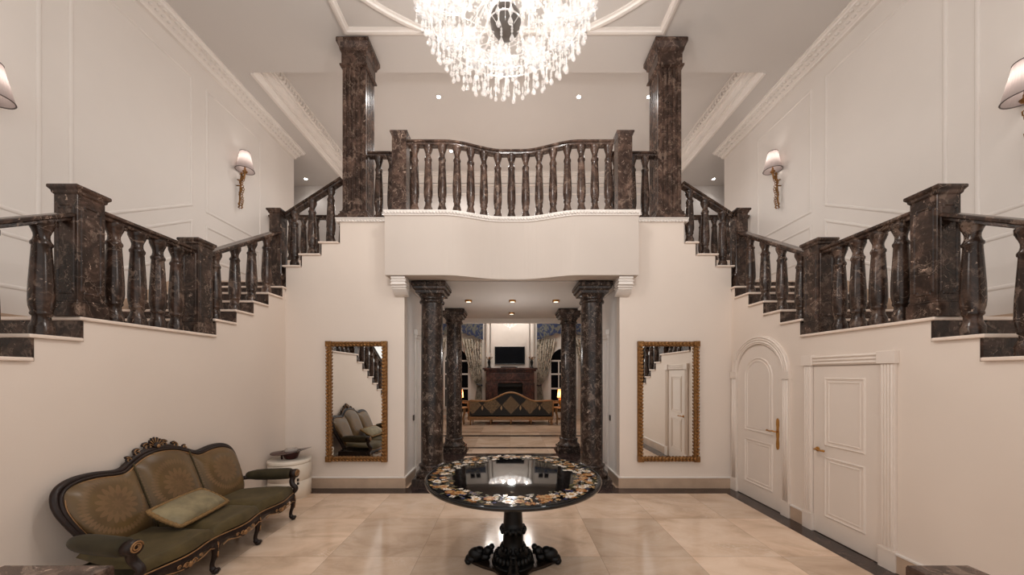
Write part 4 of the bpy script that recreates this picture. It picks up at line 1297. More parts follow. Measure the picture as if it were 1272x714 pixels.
for q, (ua, ub) in enumerate(((-0.78, -0.23), (-0.23, 0.33), (0.33, 0.90))):
    uc = (ua+ub)/2
    c = sp3(uc, tilt(0.74), 0.74)
    b = MB()
    def f(i, j, ua=ua, ub=ub):
        u = ua + (ub-ua)*i
        zt_ = ztop(max(-0.75, min(0.85, u))) - 0.02
        z = 0.40 + (zt_-0.40)*j
        e = uedge(z) - 0.02 if z < 0.93 else 0.80
        u2 = max(-e, min(e+0.10, u))
        p = (1-abs(2*i-1)**5)*(1-abs(2*j-1)**6)
        return sp3(u2, tilt(z) + 0.015 + 0.075*p, z)
    b.grid(f, 28, 24)
    b.grid(lambda i, j, f=f: (f(i, j)[0]*0 + SX + tilt(f(i,j)[2]) - 0.02, f(i, j)[1], f(i, j)[2]), 10, 10)
    o = b.build('back_panel', M['damask'], t, loc=c, label='padded silk back panel with woven rosette')
    # twin seams: cord along inner edge
for u in (-0.23, 0.33):
    MB().tube([sp3(u, tilt(z)+0.03, z) for z in [0.42+0.59*i/10*(1.0) for i in range(11)]], 0.006, 6).build('seam_cord', M['velvet'], t)
# seat: serpentine front
def vfront(u):
    return 0.80 + 0.035*cos(u/0.30*PI)*0.7 + 0.03*(1-(u/HL)**2)
SEAT_Z = 0.43
for q, (ua, ub) in enumerate(((-0.92, -0.28), (-0.28, 0.28), (0.28, 0.92))):
    b = MB()
    def f(i, j, ua=ua, ub=ub):
        u = ua + (ub-ua)*i
        vf = vfront(u)
        p = (1-abs(2*i-1)**8)
        if j < 0.75:
            g = j/0.75; v = 0.12 + (vf-0.16)*g
            z = SEAT_Z + 0.030*p*sin(PI*min(1, 0.25+g*0.6)) - 0.02*(1-p)
        else:
            g = (j-0.75)/0.25
            v = vf - 0.04 + 0.04*sin(PI/2*g*1.0)+0.0; z = SEAT_Z - 0.02*(1-p) + 0.02*p - 0.09*g**1.3
        return sp3(u*(0.83+0.17*min(1, j*1.7)), v, z)
    b.grid(f, 20, 28)
    b.grid(lambda i, j, ua=ua, ub=ub: sp3((ua+(ub-ua)*i)*(0.83+0.17*min(1, j*1.4)), 0.12+(vfront(ua+(ub-ua)*i)-0.13)*j, 0.33), 12, 6)
    b.build('seat_cushion', M['velvet'], t, fix=False)
US = [-0.93 + 1.86*i/48 for i in range(49)]
MB().tube([sp3(u, vfront(u)+0.004, 0.343) for u in US], 0.006, 6).build('gilt_beading', M['giltpale'], t, label='gilt bead under the seat')
# carved apron
b = MB()
def low(u):
    d = min(abs(u-k) for k in (-0.93, -0.28, 0.28, 0.93))
    return 0.225 + 0.05*min(1, d/0.12) - 0.055*max(0, 1-abs(d-0.29)/0.16)
vs = []; fs = []
for i, u in enumerate(US):
    vf = vfront(u)
    vs += [sp3(u, vf-0.005, 0.338), sp3(u, vf+0.008, 0.30), sp3(u, vf-0.008, low(u)), sp3(u, vf-0.04, low(u)), sp3(u, vf-0.04, 0.338)]
for i in range(len(US)-1):
    for k in range(5): fs.append((i*5+k, i*5+(k+1)%5, (i+1)*5+(k+1)%5, (i+1)*5+k))
fs.append((0,1,2,3,4)); e = (len(US)-1)*5; fs.append((e+4,e+3,e+2,e+1,e))
b.add(vs, fs)
b.box(SX+0.14, SX+0.17, SY-0.82, SY+0.82, 0.24, 0.33)
for u in (-0.92, 0.89): b.box(SX+0.15, SX+vfront(u)-0.02, SY+u, SY+u+0.03, 0.24, 0.335)
ap = b.build('apron', M['wood'], t)
def spiral(u0, z0, r, turns, sgn, vf, rr=0.006, b=None):
    pts = []
    for i in range(26):
        f = i/25; a = f*turns*2*PI; q = r*(1-0.8*f)
        pts.append(sp3(u0 + sgn*q*cos(a), vf, z0 + q*sin(a)))
    b.tube(pts, rr, 6)
b = MB()
for c in (-0.58, 0.0, 0.58):
    vf = vfront(c)+0.010
    for sg in (-1, 1):
        spiral(c+sg*0.035, 0.268, 0.026, 1.3, sg, vf, 0.005, b)
        spiral(c+sg*0.10, 0.285, 0.018, 1.2, -sg, vf, 0.004, b)
        b.tube([sp3(c+sg*0.06, vf, 0.25), sp3(c+sg*0.13, vf-0.003, 0.262), sp3(c+sg*0.2, vf-0.01, 0.282), sp3(c+sg*0.25, vf-0.015, 0.262)], 0.0045, 6)
    b.ball(sp3(c, vf, 0.262), (0.012, 0.02, 0.026), 8, 6)
b.build('gilt_scroll', M['giltpale'], ap, label='gilt scrolls on the apron')
# legs
def cabriole(u, v, sgn_u, back=False):
    if back:
        P = [sp3(u, v, 0.34), sp3(u, v-0.01, 0.2), sp3(u, v-0.04, 0.08), sp3(u, v-0.06, 0.0)]; R_ = [0.028, 0.024, 0.02, 0.02]
    else:
        P = smooth_path([sp3(u, v-0.02, 0.34), sp3(u, v+0.02, 0.27), sp3(u, v+0.018, 0.18), sp3(u, v-0.015, 0.09), sp3(u, v-0.01, 0.04), sp3(u, v+0.025, 0.018)], 2)
        n = len(P); R_ = []
        for i in range(n):
            z = P[i][2]; R_.append(0.019 + 0.022*max(0, (z-0.12)/0.22) + (0.006 if z < 0.05 else 0))
    b = MB().tube(P, R_, 10)
    if not back:
        b.ball(sp3(u, v+0.025, 0.026), (0.026, 0.026, 0.026), 10, 8)
        b.tube([sp3(u-0.027, v+0.025, 0.026), sp3(u+0.027, v+0.025, 0.026)], 0.02, 10)
    o = b.build('leg', M['wood'], t)
    if not back:
        MB().ball(sp3(u, v+0.04, 0.25), (0.009, 0.018, 0.05), 8, 6).tube([sp3(u, v+0.045, 0.21), sp3(u, v+0.038, 0.15)], [0.008, 0.004], 6).build('gilt_leaf', M['giltpale'], o, label='gilt leaf on the knee')
for u in (-0.915, -0.27, 0.27, 0.915): cabriole(u, vfront(u)-0.03, 1)
for u in (-0.78, 0.0, 0.78): cabriole(u, 0.16, 1, True)
# arms
for sg in (-1, 1):
    ub_ = -0.84 if sg < 0 else 0.875       # where the arm leaves the back
    uf = sg*0.945                            # scroll at the front
    lerp = lambda f: ub_ + (uf-ub_)*f
    P = smooth_path([sp3(lerp(0.0), 0.20, 0.575), sp3(lerp(0.25), 0.28, 0.578), sp3(lerp(0.5), 0.42, 0.58), sp3(lerp(0.75), 0.57, 0.58), sp3(lerp(0.92), 0.68, 0.582), sp3(lerp(0.98), 0.73, 0.58)], 1)
    RR = [0.03,0.045,0.055,0.064,0.068,0.07,0.071,0.071,0.07,0.068,0.06,0.035]
    MB().tube(P, (RR + [0.035]*20)[:len(P)], 16).build('arm_pad', M['velvet_dark'], t)
    b = MB()
    b.tube([sp3(-0.70 if sg < 0 else 0.80, 0.17, 0.56), sp3(lerp(0.0), 0.22, 0.55), sp3(lerp(0.4), 0.36, 0.54), sp3(lerp(0.8), 0.58, 0.53), sp3(lerp(1), 0.72, 0.54)], [0.025,0.025,0.022,0.02,0.022], 8)
    S = smooth_path([sp3(uf, 0.76, 0.56), sp3(uf*0.985, 0.735, 0.50), sp3(uf*0.965, 0.755, 0.445), sp3(uf*0.97, 0.81, 0.40), sp3(uf*0.97, vfront(0.92)-0.02, 0.335)], 2)
    b.tube(S, [0.034-0.008*i/len(S) for i in range(len(S))], 10)
    b.tube([sp3(uf, 0.725, 0.578), sp3(uf, 0.793, 0.585)], 0.054, 18)
    so = b.build('arm_support', M['wood'], t)
    fp = []
    for i in range(30):
        f = i/29; a = f*2.2*2*PI; q = 0.045*(1-0.75*f)
        fp.append(sp3(uf + q*cos(a), 0.797, 0.585 + q*sin(a)))
    MB().tube(fp, 0.006, 6).build('gilt_scroll', M['giltpale'], so, label='gilt scroll on the arm end')
# crest carving
b = MB(); g = MB(); G = []
def cp3(u, z, dv=0.0): return sp3(u*0.93+0.05, tilt(z)-0.01+dv, z)
for sg in (-1, 1):
    for (u0, z0, r, turns, d, ph) in ((0.09,1.125,0.040,1.3,1,0.4),(0.20,1.092,0.034,1.2,-1,2.4),(0.30,1.045,0.026,1.2,1,1.0)):
        pts = []
        for i in range(26):
            f = i/25; a = ph + f*turns*2*PI*d; q = r*(1-0.72*f)
            pts.append(cp3(sg*(u0 + q*cos(a)), z0 + q*sin(a)))
        b.tube(pts, [0.014-0.006*i/25 for i in range(26)], 8)
        G.append(MB().tube([(p[0]+0.013, p[1], p[2]) for p in pts], 0.0045, 6))
    b.tube([cp3(sg*0.03,1.10), cp3(sg*0.12,1.098), cp3(sg*0.2,1.075), cp3(sg*0.3,1.03), cp3(sg*0.40,0.985)], [0.02,0.018,0.016,0.014,0.008], 8)
for i in range(7):
    a = PI*(0.12 + 0.76*i/6)
    b.tube([cp3(0,1.10), cp3(0.06*cos(a),1.12+0.06*sin(a)), cp3(0.085*cos(a),1.125+0.085*sin(a),0.02)], [0.016,0.013,0.007], 8)
    g.tube([cp3(0.02*cos(a),1.115+0.02*sin(a),0.016), cp3(0.08*cos(a),1.123+0.08*sin(a),0.03)], 0.004, 6)
b.ball(cp3(0,1.125,0.01), (0.03,0.035,0.035), 10, 8)
g.ball(cp3(0,1.12,0.035), (0.012,0.018,0.02), 8, 6)
cr = b.build('crest', M['wood'], t, label='carved shell and scroll crest')
g.build('gilt_edging', M['giltpale'], cr, label='gilt fan on the crest')
for q in G: q.build('gilt_scroll', M['giltpale'], cr, label='gilt scroll on the crest')

# scatter cushion lying on the seat
cz = 0.53; cu, cv = -0.12, 0.43
t2 = thing('throw_cushion', 'oblong sage silk cushion with gold fringe lying on the green sofa', 'cushion', sp3(cu, cv, 0.47))
Rm = Matrix.Translation(Vector(sp3(cu, cv, 0.568))) @ Matrix.Rotation(0.12, 4, 'Z') @ Matrix.Rotation(0.5, 4, 'Y')
b = MB()
for sg in (-1, 1):
    def f(i, j, sg=sg):
        a, c = (2*i-1), (2*j-1)
        h = 0.062*(max(0, (1-abs(a)**3)*(1-abs(c)**3)))**0.55
        pin = 1 - 0.05*(a*a) ; pin2 = 1 - 0.05*(c*c)
        return Rm @ Vector((0.15*a*pin2*1.0, 0.31*c*pin, sg*h))
    b.grid(f, 16, 24)
co = b.build('cover', M['cushion'], t2)
b = MB()
pts = []
for i in range(80):
    f = i/80*4; sd = int(f); g_ = f-sd
    c4 = [(-1,-1),(1,-1),(1,1),(-1,1)]
    a0, c0 = c4[sd]; a1, c1 = c4[(sd+1)%4]
    a, c = a0+(a1-a0)*g_, c0+(c1-c0)*g_
    pts.append(Rm @ Vector((0.157*a*(1-0.05*c*c), 0.318*c*(1-0.05*a*a), 0.004*sin(i*2.3))))
b.tube(pts, 0.018, 8, closed=True)
b.build('fringe', M['fringe'], t2)

# ------------------------------------------------------------------ drum cabinet and bowl
DX, DY, DR = -3.355, 5.22, 0.285
t = thing('drum_cabinet', 'cream lacquer drum cabinet in the corner behind the green sofa', 'cabinet', (DX, DY, 0))
b = MB().lathe([(DR*0.97,0.0),(DR*0.97,0.02),(DR,0.025),(DR,0.262),(DR*0.992,0.264),(DR*0.992,0.270),(DR,0.272),(DR,0.512),(DR*0.99,0.515)], 48, (DX, DY, 0)); b.build('body', M['drum'], t)
MB().lathe([(0.0,0.515),(DR*1.012,0.517),(DR*1.018,0.53),(DR*1.012,0.565),(DR*0.98,0.572),(0.0,0.572)], 48, (DX, DY, 0)).build('lid', M['drum'], t)
aa = math.atan2(-DY, -DX+0.0) + 0.35
hx, hy = DX+DR*cos(aa), DY+DR*sin(aa)
MB().box(hx-0.012, hx+0.012, hy-0.012, hy+0.012, 0.225, 0.258).box(hx-0.012, hx+0.012, hy-0.012, hy+0.012, 0.275, 0.315).build('clasp', M['switch'], t, bevel=0.003)
t = thing('glass_bowl', 'wide rimmed dark red glass bowl standing on the cream drum cabinet', 'bowl', (DX+0.03, DY-0.02, 0.573))
b = MB()
bx, by = DX+0.03, DY-0.02
b.lathe([(0.0,0.0),(0.075,0.0),(0.085,0.01),(0.105,0.06),(0.12,0.10),(0.135,0.115)], 32, (bx, by, 0.573))
b.build('body', M['redglass'], t)
b = MB()
b.grid(lambda i, j: (bx+(0.125+0.16*j)*cos(2*PI*i)*(1.0), by+(0.125+0.10*j)*sin(2*PI*i), 0.573+0.113+0.045*j*cos(2*PI*i)*0.8+0.014*cos(4*PI*i)*j), 40, 4)
b.grid(lambda i, j: (bx+(0.125+0.16*j)*cos(2*PI*i)*(1.0), by+(0.125+0.10*j)*sin(2*PI*i), 0.573+0.119+0.045*j*cos(2*PI*i)*0.8+0.014*cos(4*PI*i)*j), 40, 4)
b.build('rim', M['redglass'], t)
b = MB(); b.tube([(bx-0.10, by-0.06, 0.576), (bx-0.105, by-0.06, 0.64), (bx-0.14, by-0.06, 0.68)], 0.014, 8)
b.build('foot', M['redglass'], t)
o = MB().lathe([(0.03,0.08),(0.07,0.09),(0.09,0.12),(0.085,0.15),(0.06,0.152),(0.05,0.11),(0.0,0.1)], 20, (bx, by, 0.573)).build('glass_dish', M['clearglass'])
tag(o, 'small clear glass dish nested inside the dark red bowl', 'dish')

# ------------------------------------------------------------------ marble pedestals near the camera
for s, (x0, x1) in ((-1, (-1.975, -1.55)), (1, (1.55, 1.79))):
    xc = (x0+x1)/2; w = x1-x0; yb = 1.34; d = 0.36 if s < 0 else 0.26
    yc2 = yb - d/2
    t = thing('marble_pedestal', 'brown marble capped pedestal cropped at the bottom corner beside ' + ('the sofa' if s < 0 else 'the white doors'), 'pedestal', (xc, yc2, 0), 'marble pedestals')
    sqprof(MB(), xc, yc2, w-0.09, d-0.09, [(0.0,1.0),(0.012,1.01),(0.02,1.035),(0.04,1.05),(0.045,1.062),(0.045,1.095),(0.042,1.104),(0.034,1.108)]).build('cap', M['marble_warm'], t)
    MB().box(xc-w/2+0.045, xc+w/2-0.045, yc2-d/2+0.045, yc2+d/2-0.045, 0.14, 1.0).build('shaft', M['marble_warm'], t, bevel=0.004)
    sqprof(MB(), xc, yc2, w-0.09, d-0.09, [(0.04,0.0),(0.04,0.1),(0.02,0.13),(0.0,0.14)]).build('base', M['marble_warm'], t)

# ------------------------------------------------------------------ living room beyond the columns
YW = 15.5
struct('wall_living_back', MB().box(-7.6, 7.6, YW, YW+0.15, 0, 7.0), M['livingwall'])
struct('wall_living_left', MB().box(-7.6, -7.5, 8.6, YW, 0, 7.0), M['livingwall'])
struct('wall_living_right', MB().box(7.5, 7.6, 8.6, YW, 0, 7.0), M['livingwall'])
struct('ceiling_living', MB().box(-7.6, 7.6, 10.13, YW+0.15, 7.0, 7.1), M['ceil'])
struct('wall_living_upper', MB().box(-7.6, 7.6, 10.13, 10.2, ZF-0.19, 7.0), M['livingwall'])
P = lambda px, Y=15.4: (px-633.5)/425*Y
ZP = lambda py, Y=15.4: 1.85 + (465-py)*Y/425
# chimney breast
trim(MB().box(P(610), P(657), 15.2, YW, 0, 7.0), M['livingwall'])
for px in (606, 661): trim(MB().lathe([(0.11,0.0),(0.11,6.9)], 16, (P(px), 15.38, 0)), M['livingwall'])
# fireplace
fx0, fx1 = P(599.8, 14.9), P(667.5, 14.9); fc = (fx0+fx1)/2
t = thing('fireplace', 'dark red marble fireplace with deep mantel shelf under the television', 'fireplace', (fc, 15.05, 0))
MB().box(fx0, fx1, 14.72, 15.2, 2.06, 2.14).box(fx0+0.06, fx1-0.06, 14.78, 15.2, 1.99, 2.06).build('mantel_shelf', M['marble_red'], t, bevel=0.012)
MB().box(fx0+0.14, fx1-0.14, 14.86, 15.2, 1.48, 1.99).box(fx0+0.3, fx1-0.3, 14.84, 14.86, 1.6, 1.9).build('frieze', M['marble_red'], t, bevel=0.01)
for sg in (-1, 1):
    xa = fc + sg*((fx1-fx0)/2-0.12); xb = fc + sg*0.54
    MB().box(xa, xb, 14.86, 15.2, 0, 1.48).box(xa-sg*0.08, xb+sg*0.25, 14.82, 14.86, 0.2, 1.4).box(xa+sg*0.02, xb-sg*0.02, 14.80, 15.2, 0, 0.2).build('jamb', M['marble_red'], t, bevel=0.012)
MB().box(fc-0.54, fc+0.54, 15.05, 15.19, 0.0, 1.48).box(fc-0.54, fc+0.54, 14.9, 15.05, 1.32, 1.48).build('firebox', M['firebox'], t)
# tv, soundbar
t = thing('television', 'black flat television hung on the chimney breast above the mantel', 'television', (P(633.3), 15.15, ZP(452)))
MB().box(P(615), P(651.6), 15.10, 15.17, ZP(452.3), ZP(431)).build('bezel', M['black'], t, bevel=0.008)
MB().box(P(615.6), P(651), 15.095, 15.10, ZP(451.5), ZP(431.6)).build('screen', M['bluedark'], t)
MB().box(P(628), P(639), 15.16, 15.199, ZP(447), ZP(437)).build('wall_mount', M['darkmetal'], t)
t = thing('soundbar', 'slim dark soundbar on the mantel shelf beneath the television', 'speaker', (P(632.5), 14.95, 2.14))
MB().box(P(622,14.95), P(642.7,14.95), 14.88, 15.0, 2.142, 2.20).build('body', M['black'], t, bevel=0.01)
MB().box(P(624,14.95), P(641,14.95), 14.876, 14.88, 2.15, 2.19).build('grille', M['darkmetal'], t)
for s, px in ((-1, 607.5), (1, 660.5)):
    xx = P(px, 14.92)
    t = thing('candelabrum', 'dark candelabrum with gilt branches on the mantel, ' + ('nearer the sofa wall' if s < 0 else 'nearer the door wall'), 'candelabrum', (xx, 14.92, 2.14), 'mantel candelabra')
    MB().lathe([(0.08,0.0),(0.08,0.03),(0.03,0.06),(0.05,0.15),(0.07,0.24),(0.035,0.34),(0.02,0.40)], 14, (xx, 14.92, 2.142)).build('stem', M['iron'], t)
    b = MB()
    for k in range(5):
        a = 2*PI*k/5
        b.tube([(xx, 14.92, 2.52), (xx+0.07*cos(a), 14.92+0.07*sin(a), 2.50), (xx+0.13*cos(a), 14.92+0.13*sin(a), 2.58)], 0.012, 6)
        b.lathe([(0.01,0.0),(0.04,0.02),(0.03,0.03)], 10, (xx+0.13*cos(a), 14.92+0.13*sin(a), 2.58))
    b.lathe([(0.02,2.5),(0.04,2.54),(0.015,2.6)], 10, (xx, 14.92, 0))
    b.build('branch', M['gilt'], t)
    b = MB()
    for k in range(5):
        a = 2*PI*k/5
        b.lathe([(0.012,0.0),(0.012,0.2)], 8, (xx+0.13*cos(a), 14.92+0.13*sin(a), 2.61))
    b.build('candle', M['white'], t)
# windows, curtains, valances
def arch_win(nm, x0, x1, sill, spring):
    c = (x0+x1)/2; r = (x1-x0)/2; y = YW
    n = 16
    arcp = [(c+r*cos(PI*i/n), spring+r*sin(PI*i/n)) for i in range(n+1)]
    o = MB().prism([(x1, sill)] + arcp + [(x0, sill)], 'xz', y-0.02, y-0.001).build(nm, M['bluedark']); o['kind'] = 'structure'
    b = MB()
    b.sweep([(x1, y-0.03, sill)] + [(px, y-0.03, pz_) for px, pz_ in arcp] + [(x0, y-0.03, sill)], [(-0.06,-0.03),(0.06,-0.03),(0.06,0.05),(-0.06,0.05)], up=(0,-1,0), closed=True)
    for k in range(1, 3): b.box(x0+(x1-x0)*k/3-0.025, x0+(x1-x0)*k/3+0.025, y-0.06, y-0.02, sill, spring)
    for zz_ in (spring, spring-0.6, spring-1.25): b.box(x0, x1, y-0.07, y-0.02, zz_-0.035, zz_+0.035)
    b.build('window_frame', M['white'], o)
    return o
arch_win('window_1', P(551), P(583), 0.35, ZP(448))
arch_win('window_2', P(683), P(717), 0.35, ZP(448))
wn_ = 2
for px0, px1 in ((577.8,584),(585.8,592),(673,679.2),(681,687)):
    wn_ += 1
    o = MB().box(P(px0), P(px1), YW-0.03, YW-0.001, ZP(399.5), ZP(385)).build('window_%d' % wn_, M['bluedark']); o['kind'] = 'structure'
    MB().box(P(px0)-0.05, P(px1)+0.05, YW-0.04, YW-0.001, ZP(399.5)-0.05, ZP(399.5)).build('window_sill', M['white'], o)
def curtain(xi, xo_, s, lab):
    """inner edge at xi (toward the chimney), drawn in to a tie at the inner edge"""
    t = thing('curtain', lab, 'curtain', (xi, 15.3, 0), 'living room curtains')
    zt_, ztie, zb_ = ZP(421), ZP(478), ZP(500)
    b = MB()
    def f(i, j):
        z = zt_ + (0.05-zt_)*j
        if z > ztie: q = (zt_-z)/(zt_-ztie); wdt = (xo_-xi)*(1-q)**0.6*0.78 + (xo_-xi)*0.22 if True else 0
        else: wdt = (xo_-xi)*(0.22+0.14*min(1,(ztie-z)/0.6))
        x_ = xi + wdt*i
        return (x_, 15.32 + 0.05*sin(i*2*PI*7 + 0.6*j), z)
    b.grid(f, 70, 30)
    b.build('drape', M['curtain'], t, fix=False)
    MB().tube([(xi-0.02*s, 15.25, ztie), (xi+(xo_-xi)*0.12, 15.22, ztie-0.02), (xi+(xo_-xi)*0.25, 15.25, ztie+0.03)], 0.035, 8).build('tieback', M['valance'], t)
    return t
curtain(P(599), P(574), -1, 'cream patterned curtain tied back beside the fireplace, sofa wall end')
curtain(P(667), P(690), 1, 'cream patterned curtain tied back beside the fireplace, door wall end')
curtain(P(530), P(556), -1, 'cream patterned curtain far out seen between the columns, sofa side')
curtain(P(738), P(712), 1, 'cream patterned curtain far out seen between the columns, door side')
for s, (pi, po) in ((-1, (600, 530)), (1, (667, 738))):
    xi, xo_ = P(pi, 15.2), P(po, 15.2)
    b = MB(); zt_ = ZP(402, 15.2)
    n = 40; pts = [(xi, zt_), (xo_, zt_)]
    for i in range(n+1):
        f = i/n; g_ = abs(2*f-1)
        pts.append((xo_+(xi-xo_)*f, ZP(423, 15.2) + 0.33*(1-g_**2.2) + 0.03*sin(f*40)))
    b.prism(pts, 'xz', 15.15, 15.2)
    o = b.build('valance', M['valance']); tag(o, 'blue patterned pelmet over the arched window on the ' + ('sofa side' if s < 0 else 'door side') + ' of the fireplace', 'valance', 'window pelmets')
# long sofa seen from behind
fy = 12.55
sx0, sx1 = P(582.6, fy), P(686.7, fy); sc_ = (sx0+sx1)/2; HW = (sx1-sx0)/2
t = thing('sofa', 'long gilt framed sofa with black and gold diamond back before the fireplace', 'sofa', (sc_, fy+0.4, 0))
def stop(u):
    a = abs(u)/HW
    return 0.86 + 0.32*(0.5+0.5*cos(PI*min(1, a/0.62))) if a < 0.62 else 0.86 + 0.03*((a-0.62)/0.38)
NS = 40
us = [-HW + 2*HW*i/NS for i in range(NS+1)]
b = MB(); b.prism([(sc_-HW, 0.34), (sc_+HW, 0.34)] + [(sc_+u, stop(u)) for u in reversed(us)], 'xz', fy, fy+0.14); b.build('backrest', M['diamond'], t, loc=(sc_, fy, 0))
MB().tube([(sc_-HW, fy+0.03, 0.34)] + [(sc_+u, fy+0.03, stop(u)) for u in us] + [(sc_+HW, fy+0.03, 0.34)], 0.04, 8).build('back_frame', M['giltpale'], t)
MB().box(sc_-HW, sc_+HW, fy-0.03, fy+0.85, 0.18, 0.30).tube([(sc_-HW, fy-0.03, 0.22), (sc_+HW, fy-0.03, 0.22)], 0.02, 6).build('frame_rail', M['giltpale'], t, bevel=0.01)
MB().box(sc_-HW+0.05, sc_+HW-0.05, fy+0.1, fy+0.85, 0.31, 0.48).build('seat', M['diamond'], t, bevel=0.04)
for u in (-0.96, -0.48, 0, 0.48, 0.96):
    for yy in (fy, fy+0.78):
        MB().lathe([(0.02,0.0),(0.035,0.02),(0.02,0.04),(0.025,0.10),(0.045,0.15),(0.03,0.18)], 10, (sc_+u*HW, yy, 0)).build('leg', M['giltpale'], t)
for sg in (-1, 1):
    xx = sc_+sg*(HW-0.05)
    b = MB().tube([(xx, fy+0.1, 0.78), (xx, fy+0.4, 0.70), (xx, fy+0.8, 0.66), (xx, fy+0.86, 0.58), (xx, fy+0.82, 0.3)], 0.06, 8)
    b.build('arm', M['giltpale'], t)
# armchairs, side tables and lamps either side
for s, pc in ((-1, 576), (1, 693)):
    w = 'sofa side' if s < 0 else 'door side'
    ax, ay = P(573 if s < 0 else 695, 14.2), 14.2
    t = thing('armchair', 'gilt framed armchair with tall carved back near the fireplace, ' + w, 'armchair', (ax, ay, 0), 'gilt armchairs')
    for dx in (-0.32, 0.32):
        for dy in (-0.3, 0.3):
            MB().tube([(ax+dx, ay+dy, 0.34), (ax+dx*1.08, ay+dy*1.08, 0.2), (ax+dx, ay+dy, 0.08), (ax+dx*1.1, ay+dy*1.1, 0.0)], [0.04,0.03,0.025,0.035], 8).build('leg', M['giltpale'], t)
    MB().box(ax-0.36, ax+0.36, ay-0.34, ay+0.34, 0.32, 0.5).build('seat', M['velvet_dark'], t, bevel=0.04)
    b = MB(); xbk = ax - (-s)*0.0
    b.grid(lambda i, j: (ax + s*0.34 + s*0.12*j, ay-0.36+0.72*i, 0.5 + (0.84+0.08*sin(PI*i))*j), 10, 6)
    b.grid(lambda i, j: (ax + s*0.26 + s*0.12*j, ay-0.36+0.72*i, 0.5 + (0.84+0.08*sin(PI*i))*j), 10, 6)
    b.build('backrest', M['velvet_dark'], t)
    b = MB().tube([(ax+s*0.3, ay-0.37, 0.35)] + [(ax + s*0.42, ay-0.37+0.74*i/12, 1.27+0.13*sin(PI*i/12)) for i in range(13)] + [(ax+s*0.3, ay+0.37, 0.35)], 0.045, 8)
    for i in range(5): b.ball((ax+s*0.43, ay-0.15+0.075*i, 1.42-0.01*abs(i-2)), (0.04,0.06,0.05), 8, 6)
    b.build('back_frame', M['giltpale'], t)
    for sg in (-1, 1):
        MB().tube([(ax+s*0.36, ay+sg*0.36, 0.78), (ax, ay+sg*0.38, 0.72), (ax-s*0.3, ay+sg*0.38, 0.70), (ax-s*0.33, ay+sg*0.37, 0.5)], 0.04, 8).build('arm', M['giltpale'], t)
    tx, ty = P(571.5 if s < 0 else 696.5, 12.75), 12.75
    t = thing('side_table', 'round gilt side table beside the long diamond sofa, ' + w, 'side table', (tx, ty, 0), 'gilt side tables')
    MB().lathe([(0.0,0.60),(0.27,0.60),(0.29,0.615),(0.27,0.635),(0.0,0.635)], 24, (tx, ty, 0)).build('tabletop', M['giltpale'], t)
    for k in range(4):
        a = 2*PI*k/4+0.78
        MB().tube([(tx+0.22*cos(a), ty+0.22*sin(a), 0.60), (tx+0.24*cos(a), ty+0.24*sin(a), 0.45), (tx+0.16*cos(a), ty+0.16*sin(a), 0.2), (tx+0.22*cos(a), ty+0.22*sin(a), 0.0)], [0.03,0.025,0.018,0.022], 8).build('leg', M['giltpale'], t)
    MB().lathe([(0.12,0.18),(0.15,0.2),(0.12,0.22)], 20, (tx, ty, 0)).build('shelf', M['giltpale'], t)
    t = thing('table_lamp', 'small lamp with glowing peach shade on the gilt side table, ' + w, 'table lamp', (tx, ty, 0.636), 'peach table lamps')
    MB().lathe([(0.09,0.0),(0.09,0.02),(0.03,0.05),(0.08,0.14),(0.10,0.22),(0.05,0.30),(0.015,0.33),(0.015,0.42)], 16, (tx, ty, 0.637)).build('base', M['brass'], t)
    b = MB(); b.grid(lambda i, j: (tx+(0.13-0.03*j)*cos(2*PI*i), ty+(0.13-0.03*j)*sin(2*PI*i), 0.637+0.36+0.30*j), 24, 2)
    b.build('lamp_shade', M['orange_shade'], t, loc=(tx, ty, 0.9), fix=False)
    point(tx, ty, 1.12, 14, (1,0.62,0.36), 0.04)
    o = thing('throw_cushion', 'pale cushion propped on the gilt armchair, ' + w, 'cushion', (ax, ay, 0.55), 'armchair cushions')
    cb_ = MB()
    for sg in (-1, 1):
        cb_.grid(lambda i, j, sg=sg: (ax + s*0.14 + sg*0.07*(max(0,(1-abs(2*i-1)**3)*(1-abs(2*j-1)**3)))**0.5, ay-0.2+0.4*i, 0.52+0.34*j), 10, 10)
    cb_.build('cover', M['cushion'], o)
# living room chandelier
LC = (0.0, 13.0)
t = thing('chandelier', 'round crystal chandelier in the living room seen under the passage ceiling', 'chandelier', (LC[0], LC[1], 7.0))
b = MB(); rnd = random.Random(4)
for r, z, n in ((0.92,5.45,60),(0.92,5.2,60),(0.92,4.98,60),(0.92,4.75,60),(0.90,4.5,56),(0.84,4.28,50),(0.66,4.16,40),(0.45,4.12,28),(0.2,4.12,14)):
    for k in range(n):
        a = 2*PI*k/n
        b.lathe([(0.0,-0.16),(0.03,-0.12),(0.025,-0.05),(0.008,0.0),(0.02,0.06),(0.008,0.12),(0.02,0.2),(0.0,0.26)], 5, (LC[0]+r*cos(a), LC[1]+r*sin(a), z+rnd.uniform(-0.05,0.05)), smooth=False)
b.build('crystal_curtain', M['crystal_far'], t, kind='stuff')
b = MB()
for r, z in ((0.92,5.6),(0.92,4.85),(0.85,4.5),(0.55,4.2)):
    b.tube([(LC[0]+r*cos(2*PI*i/40), LC[1]+r*sin(2*PI*i/40), z) for i in range(40)], 0.02, 6, closed=True)
b.lathe([(0.03,4.0),(0.03,6.9),(0.12,6.95),(0.12,6.999)], 12, (LC[0], LC[1], 0))
for k in range(6):
    a = 2*PI*k/6; b.tube([(LC[0]+0.92*cos(a), LC[1]+0.92*sin(a), 4.75), (LC[0]+0.03*cos(a), LC[1]+0.03*sin(a), 5.6)], 0.012, 5)
b.build('frame', M['brass'], t)
b = MB()
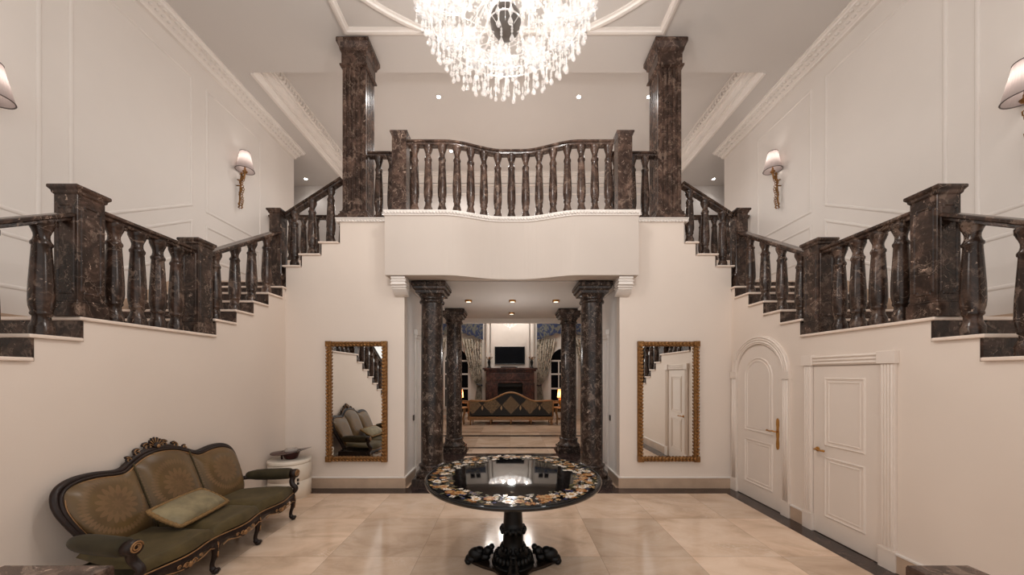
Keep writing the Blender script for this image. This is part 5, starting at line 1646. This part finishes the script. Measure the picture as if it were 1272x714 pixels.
for k in range(10):
    a = 2*PI*k/10
    for i in range(9):
        f = i/8
        b.ball((LC[0]+0.30*(1-f)*cos(a)+0.02*cos(a), LC[1]+0.30*(1-f)*sin(a)+0.02*sin(a), 3.84-0.22*f**0.7), 0.012, 6, 4, smooth=False)
b.ball((LC[0], LC[1], 3.56), 0.035, 8, 6, smooth=False)
b.tube([(LC[0], LC[1], 3.62), (LC[0], LC[1], 3.57)], 0.008, 5)
b.build('bead_finial', M['crystal'], t, kind='stuff')
for k in range(12):
    a = 2*PI*k/12
    MB().ball((LC[0]+0.75*cos(a), LC[1]+0.75*sin(a), 4.5), (0.035,0.035,0.06), 8, 6).build('bulb', M['bulb'], t)
for k in range(4):
    a = PI*k/2 + 0.4
    point(LC[0]+0.8*cos(a), LC[1]+0.8*sin(a), 4.62, 58, (1,0.95,0.9), r=0.05, name='living_light')
point(0.03, 7.1, 2.3, 22, (1,0.96,0.92), r=0.08, name='passage_fill')  # unseen fill lamp added to brighten the passage, no fixture there
point(-3.0, 8.0, 5.7, 22, (1,0.97,0.94), r=0.1, name='gallery_fill')  # this and the next two: added fill without fixtures, lifting gallery and tray
point(0.0, 8.0, 5.7, 18, (1,0.97,0.94), r=0.1, name='gallery_fill')
point(3.0, 8.0, 5.7, 22, (1,0.97,0.94), r=0.1, name='gallery_fill')
point(0, 11.0, 6.2, 60, (1,0.95,0.9), r=0.1, name='living_light')

# ------------------------------------------------------------------ soft fill, world, camera
def area(x, y, z, sx, sy, e, rot, c=(1,0.92,0.84)):
    L = bpy.data.lights.new('ceiling_wash', 'AREA'); L.shape = 'RECTANGLE'; L.size = sx; L.size_y = sy; L.energy = e; L.color = c
    o = bpy.data.objects.new('ceiling_wash', L); col.objects.link(o); o.location = (x, y, z); o.rotation_euler = rot; return o
w = bpy.data.worlds.new('hall_fill'); bpy.context.scene.world = w; w.use_nodes = True
bg = w.node_tree.nodes['Background']; bg.inputs[0].default_value = (1.0,0.97,0.94,1); bg.inputs[1].default_value = 1.12

cam = bpy.data.cameras.new('camera'); co = bpy.data.objects.new('camera', cam); col.objects.link(co)
co.location = (0, 0, 1.85); co.rotation_euler = (PI/2, 0, 0)
cam.sensor_fit = 'HORIZONTAL'; cam.sensor_width = 36.0; cam.lens = 425*36/1272
cam.shift_x = 2.5/1272; cam.shift_y = 108/1272
cam.clip_start = 0.05
sc = bpy.context.scene
sc.camera = co
sc.view_settings.view_transform = 'Standard'
sc.view_settings.look = 'None'
sc.view_settings.exposure = 0.0
sc.cycles.max_bounces = 8; sc.cycles.diffuse_bounces = 4; sc.cycles.glossy_bounces = 4; sc.cycles.transparent_max_bounces = 24
sc.cycles.caustics_reflective = False; sc.cycles.caustics_refractive = False
sc.cycles.sample_clamp_indirect = 4.0
